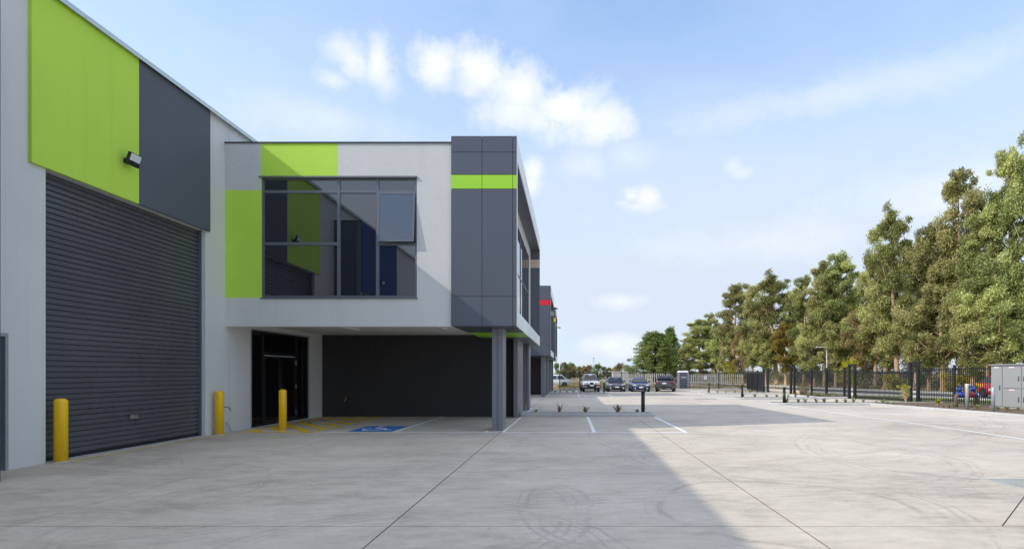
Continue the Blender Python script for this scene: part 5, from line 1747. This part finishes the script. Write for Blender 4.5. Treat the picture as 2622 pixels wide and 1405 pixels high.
def plate(t, y, z, w=.36):
    MB().box(-w / 2, w / 2, min(y, y * 1.0) - .012, y + .012, z, z + .12).build('number_plate', WHITE_P, t)

SEDAN = [(0.0, .52, .74), (.012, .62, .84), (.05, .72, .93), (.12, .80, .985), (.27, .90, 1.0), (.40, .94, 1.0), (.70, .96, 1.0), (.85, .98, .98), (.94, .96, .94), (.985, .90, .86), (1.0, .74, .78)]
cz = gz(53.5)
yc = 51.3
# graphite sedan
t, hw, yf, yr = vehicle('sedan_car', 'graphite grey sedan parked nose out beside the white utility', 'car', (4.55, yc + 2.28, cz), R(0), P_GREY, 4.55, 1.77, 1.49, .9, .95, SEDAN, (.26, .40, .72, .90), group='cars parked against the far fence')
for s in (-1, 1):
    o = MB().prism([(s * .46, .66), (s * .80, .74), (s * .82, .82), (s * .50, .76)] if s > 0 else [(s * .50, .76), (s * .82, .82), (s * .80, .74), (s * .46, .66)], yf + .00, yf + .22, 'y').build('headlight', HEAD, t)
    MB().lathe([(.07, -.02), (.07, .03), (.05, .035)], 12, (s * .62, yf - .0, .40), 'y').build('fog_light', HEAD, t)
MB().box(-.42, .42, yf - .03, yf + .05, .56, .63).build('upper_grille', PLASTIC_B, t)
MB().box(-.55, .55, yf - .025, yf + .05, .30, .47).build('lower_grille', PLASTIC_B, t)
MB().box(-.40, .40, yf - .035, yf - .01, .535, .555).build('chrome_bar', STEEL, t)
plate(t, yf - .04, .44)
# navy sedan
t, hw, yf, yr = vehicle('sedan_car', 'navy blue sedan parked nose out between the graphite sedan and the dark wagon', 'car', (7.0, yc + 2.42, cz), R(-2), P_BLUE, 4.85, 1.82, 1.44, .9, .93, SEDAN, (.27, .42, .72, .90), group='cars parked against the far fence')
for s in (-1, 1):
    MB().prism([(s * .44, .60), (s * .82, .66), (s * .82, .76), (s * .48, .74)] if s > 0 else [(s * .48, .74), (s * .82, .76), (s * .82, .66), (s * .44, .60)], yf + .00, yf + .2, 'y').build('headlight', HEAD, t)
    MB().lathe([(.06, -.03), (.06, .03), (.04, .035)], 12, (s * .58, yf + .0, .37), 'y').build('fog_light', HEAD, t)
    MB().box(min(s * .04, s * .38), max(s * .04, s * .38), yf - .045, yf + .05, .60, .70).build('grille', PLASTIC_B, t)
MB().box(-.42, .42, yf - .035, yf + .05, .565, .595).box(-.42, .42, yf - .035, yf + .05, .705, .735).box(-.025, .025, yf - .036, yf + .05, .595, .705).build('grille_surround', STEEL, t)
MB().box(-.5, .5, yf - .03, yf + .05, .27, .36).build('lower_grille', PLASTIC_B, t)
plate(t, yf - .04, .40)
# dark wagon showing its tail
SUVP = [(0.0, .62, .78), (.012, .76, .86), (.05, .86, .94), (.14, .94, .985), (.27, 1.02, 1.0), (.45, 1.05, 1.0), (.70, 1.07, 1.0), (.88, 1.08, .98), (.95, 1.06, .95), (.99, .98, .90), (1.0, .80, .84)]
t, hw, yf, yr = vehicle('sports_wagon', 'dark grey high wagon parked nose in with silver roof rails and red tail lights', 'car', (9.75, yc + 2.35, cz), R(180 - 14), P_SUV, 4.4, 1.84, 1.66, 1.0, 1.05, SUVP, (.22, .36, .86, .975), wheel_r=.35, clr=.24, group='cars parked against the far fence')
for s in (-1, 1):
    MB().prism([(s * .42, .93), (s * .84, .90), (s * .86, 1.02), (s * .46, 1.01)] if s > 0 else [(s * .46, 1.01), (s * .86, 1.02), (s * .84, .90), (s * .42, .93)], yr - .22, yr + .012, 'y').build('tail_light', TAIL, t)
    MB().path([(s * .60, -.55, 1.69), (s * .62, -.3, 1.735), (s * .62, 1.1, 1.735), (s * .58, 1.4, 1.67)], .022, 6).build('roof_rail', STEEL, t)
    MB().box(min(s * .62, s * .8), max(s * .62, s * .8), yr - .03, yr + .02, .52, .57).build('reflector', TAIL, t)
MB().box(-.78, .78, yr - .12, yr + .03, .30, .50).build('rear_bumper', PLASTIC_B, t)
MB().box(-.62, -.2, yr + .005, yr + .045, .33, .37).box(.2, .62, yr + .005, yr + .045, .33, .37).build('skid_plate', STEEL, t)
MB().box(-.7, .7, yr - .32, yr - .12, 1.60, 1.64).build('spoiler', P_SUV, t)
MB().lathe([(.055, 0), (.055, .02), (.03, .025)], 12, (0, yr + .0, .97), 'y').build('badge', STEEL, t)
MB().box(-.2, .2, yr - .01, yr + .02, .80, .90).build('number_plate', WHITE_P, t)
# white utility
UTEP = [(0.0, .80, .90), (.01, .95, .95), (.06, 1.03, .97), (.25, 1.08, .97), (.34, 1.10, .97), (.58, 1.10, .97), (.60, .92, .97), (.70, .92, .97), (.99, .92, .96), (1.0, .88, .95)]
t, hw, yf, yr = vehicle('utility_truck', 'old white utility with two round driving lamps and rusty bumper', 'utility', (1.93, 51.0 + 2.4, cz), R(3), P_WHITE, 4.8, 1.68, 1.78, 1.05, 1.10, UTEP, (.27, .37, .55, .59), wheel_r=.36, clr=.36, group='cars parked against the far fence', ute=True)
for s in (-1, 1):
    MB().box(min(s * .42, s * .76), max(s * .42, s * .76), yf - .02, yf + .05, .78, .95).build('headlight', HEAD, t)
    MB().lathe([(.02, .06), (.09, .02), (.105, -.06), (.09, -.075), (.002, -.08)], 16, (s * .27, yf - .06, .86), 'y').build('driving_lamp', WHITE_P, t)
    MB().box(min(s * .40, s * .80), max(s * .40, s * .80), yf - .10, yf + .0, .60, .74).build('bumper_end', BULLBAR, t)
MB().box(-.42, .42, yf - .025, yf + .05, .76, .96).build('grille', PLASTIC_B, t)
MB().box(-.42, .42, yf - .12, yf + .02, .44, .74).build('bumper', PLASTIC_B, t)
MB().box(-.78, .78, yf - .02, yf + .3, .34, .44).build('bash_plate', BULLBAR, t)
plate(t, yf - .13, .60)
MB().path([(.5, -.2, 1.8), (.5, -.2, 1.84), (-.5, -.2, 1.84), (-.5, -.2, 1.8)], .02, 6).build('roof_bar', PLASTIC_B, t)
# white car beyond the far fence
y = 74
t, hw, yf, yr = vehicle('parked_van', 'white sedan half hidden beyond the far fence by the yellow office', 'car', ((1418 - VX) * y / FPX, y, gz(y)), R(-78), P_WHITE, 4.6, 1.76, 1.7, .9, 1.0, SEDAN, (.20, .38, .74, .92))
t.name = 'white_sedan'
for s in (-1, 1):
    MB().box(min(s * .5, s * .8), max(s * .5, s * .8), yf, yf + .12, .66, .78).build('headlight', HEAD, t)
# red car on the road
ry = 40.5
t, hw, yf, yr = vehicle('hatchback_car', 'red hatchback with yellow signwriting parked on the road behind the cabinet', 'car', (29.9 + 0.35, 36.2, gz(36.2)), R(180 + 171), P_RED, 4.2, 1.76, 1.62, 1.0, 1.0, SUVP, (.20, .36, .80, .97), wheel_r=.33, clr=.2)
for s in (-1, 1):
    MB().box(min(s * .5, s * .84), max(s * .5, s * .84), yr - .15, yr + .012, .86, 1.02).build('tail_light', P_YEL, t)
    MB().box(min(s * (hw - .002), s * (hw + .006)), max(s * (hw - .002), s * (hw + .006)), yr - .95, yr - .25, .78, .98).build('yellow_panel', P_YEL, t)
    MB().box(min(s * (hw - .002), s * (hw + .007)), max(s * (hw - .002), s * (hw + .007)), -.6, .55, .5, .68).build('white_panel', WHITE_P, t)
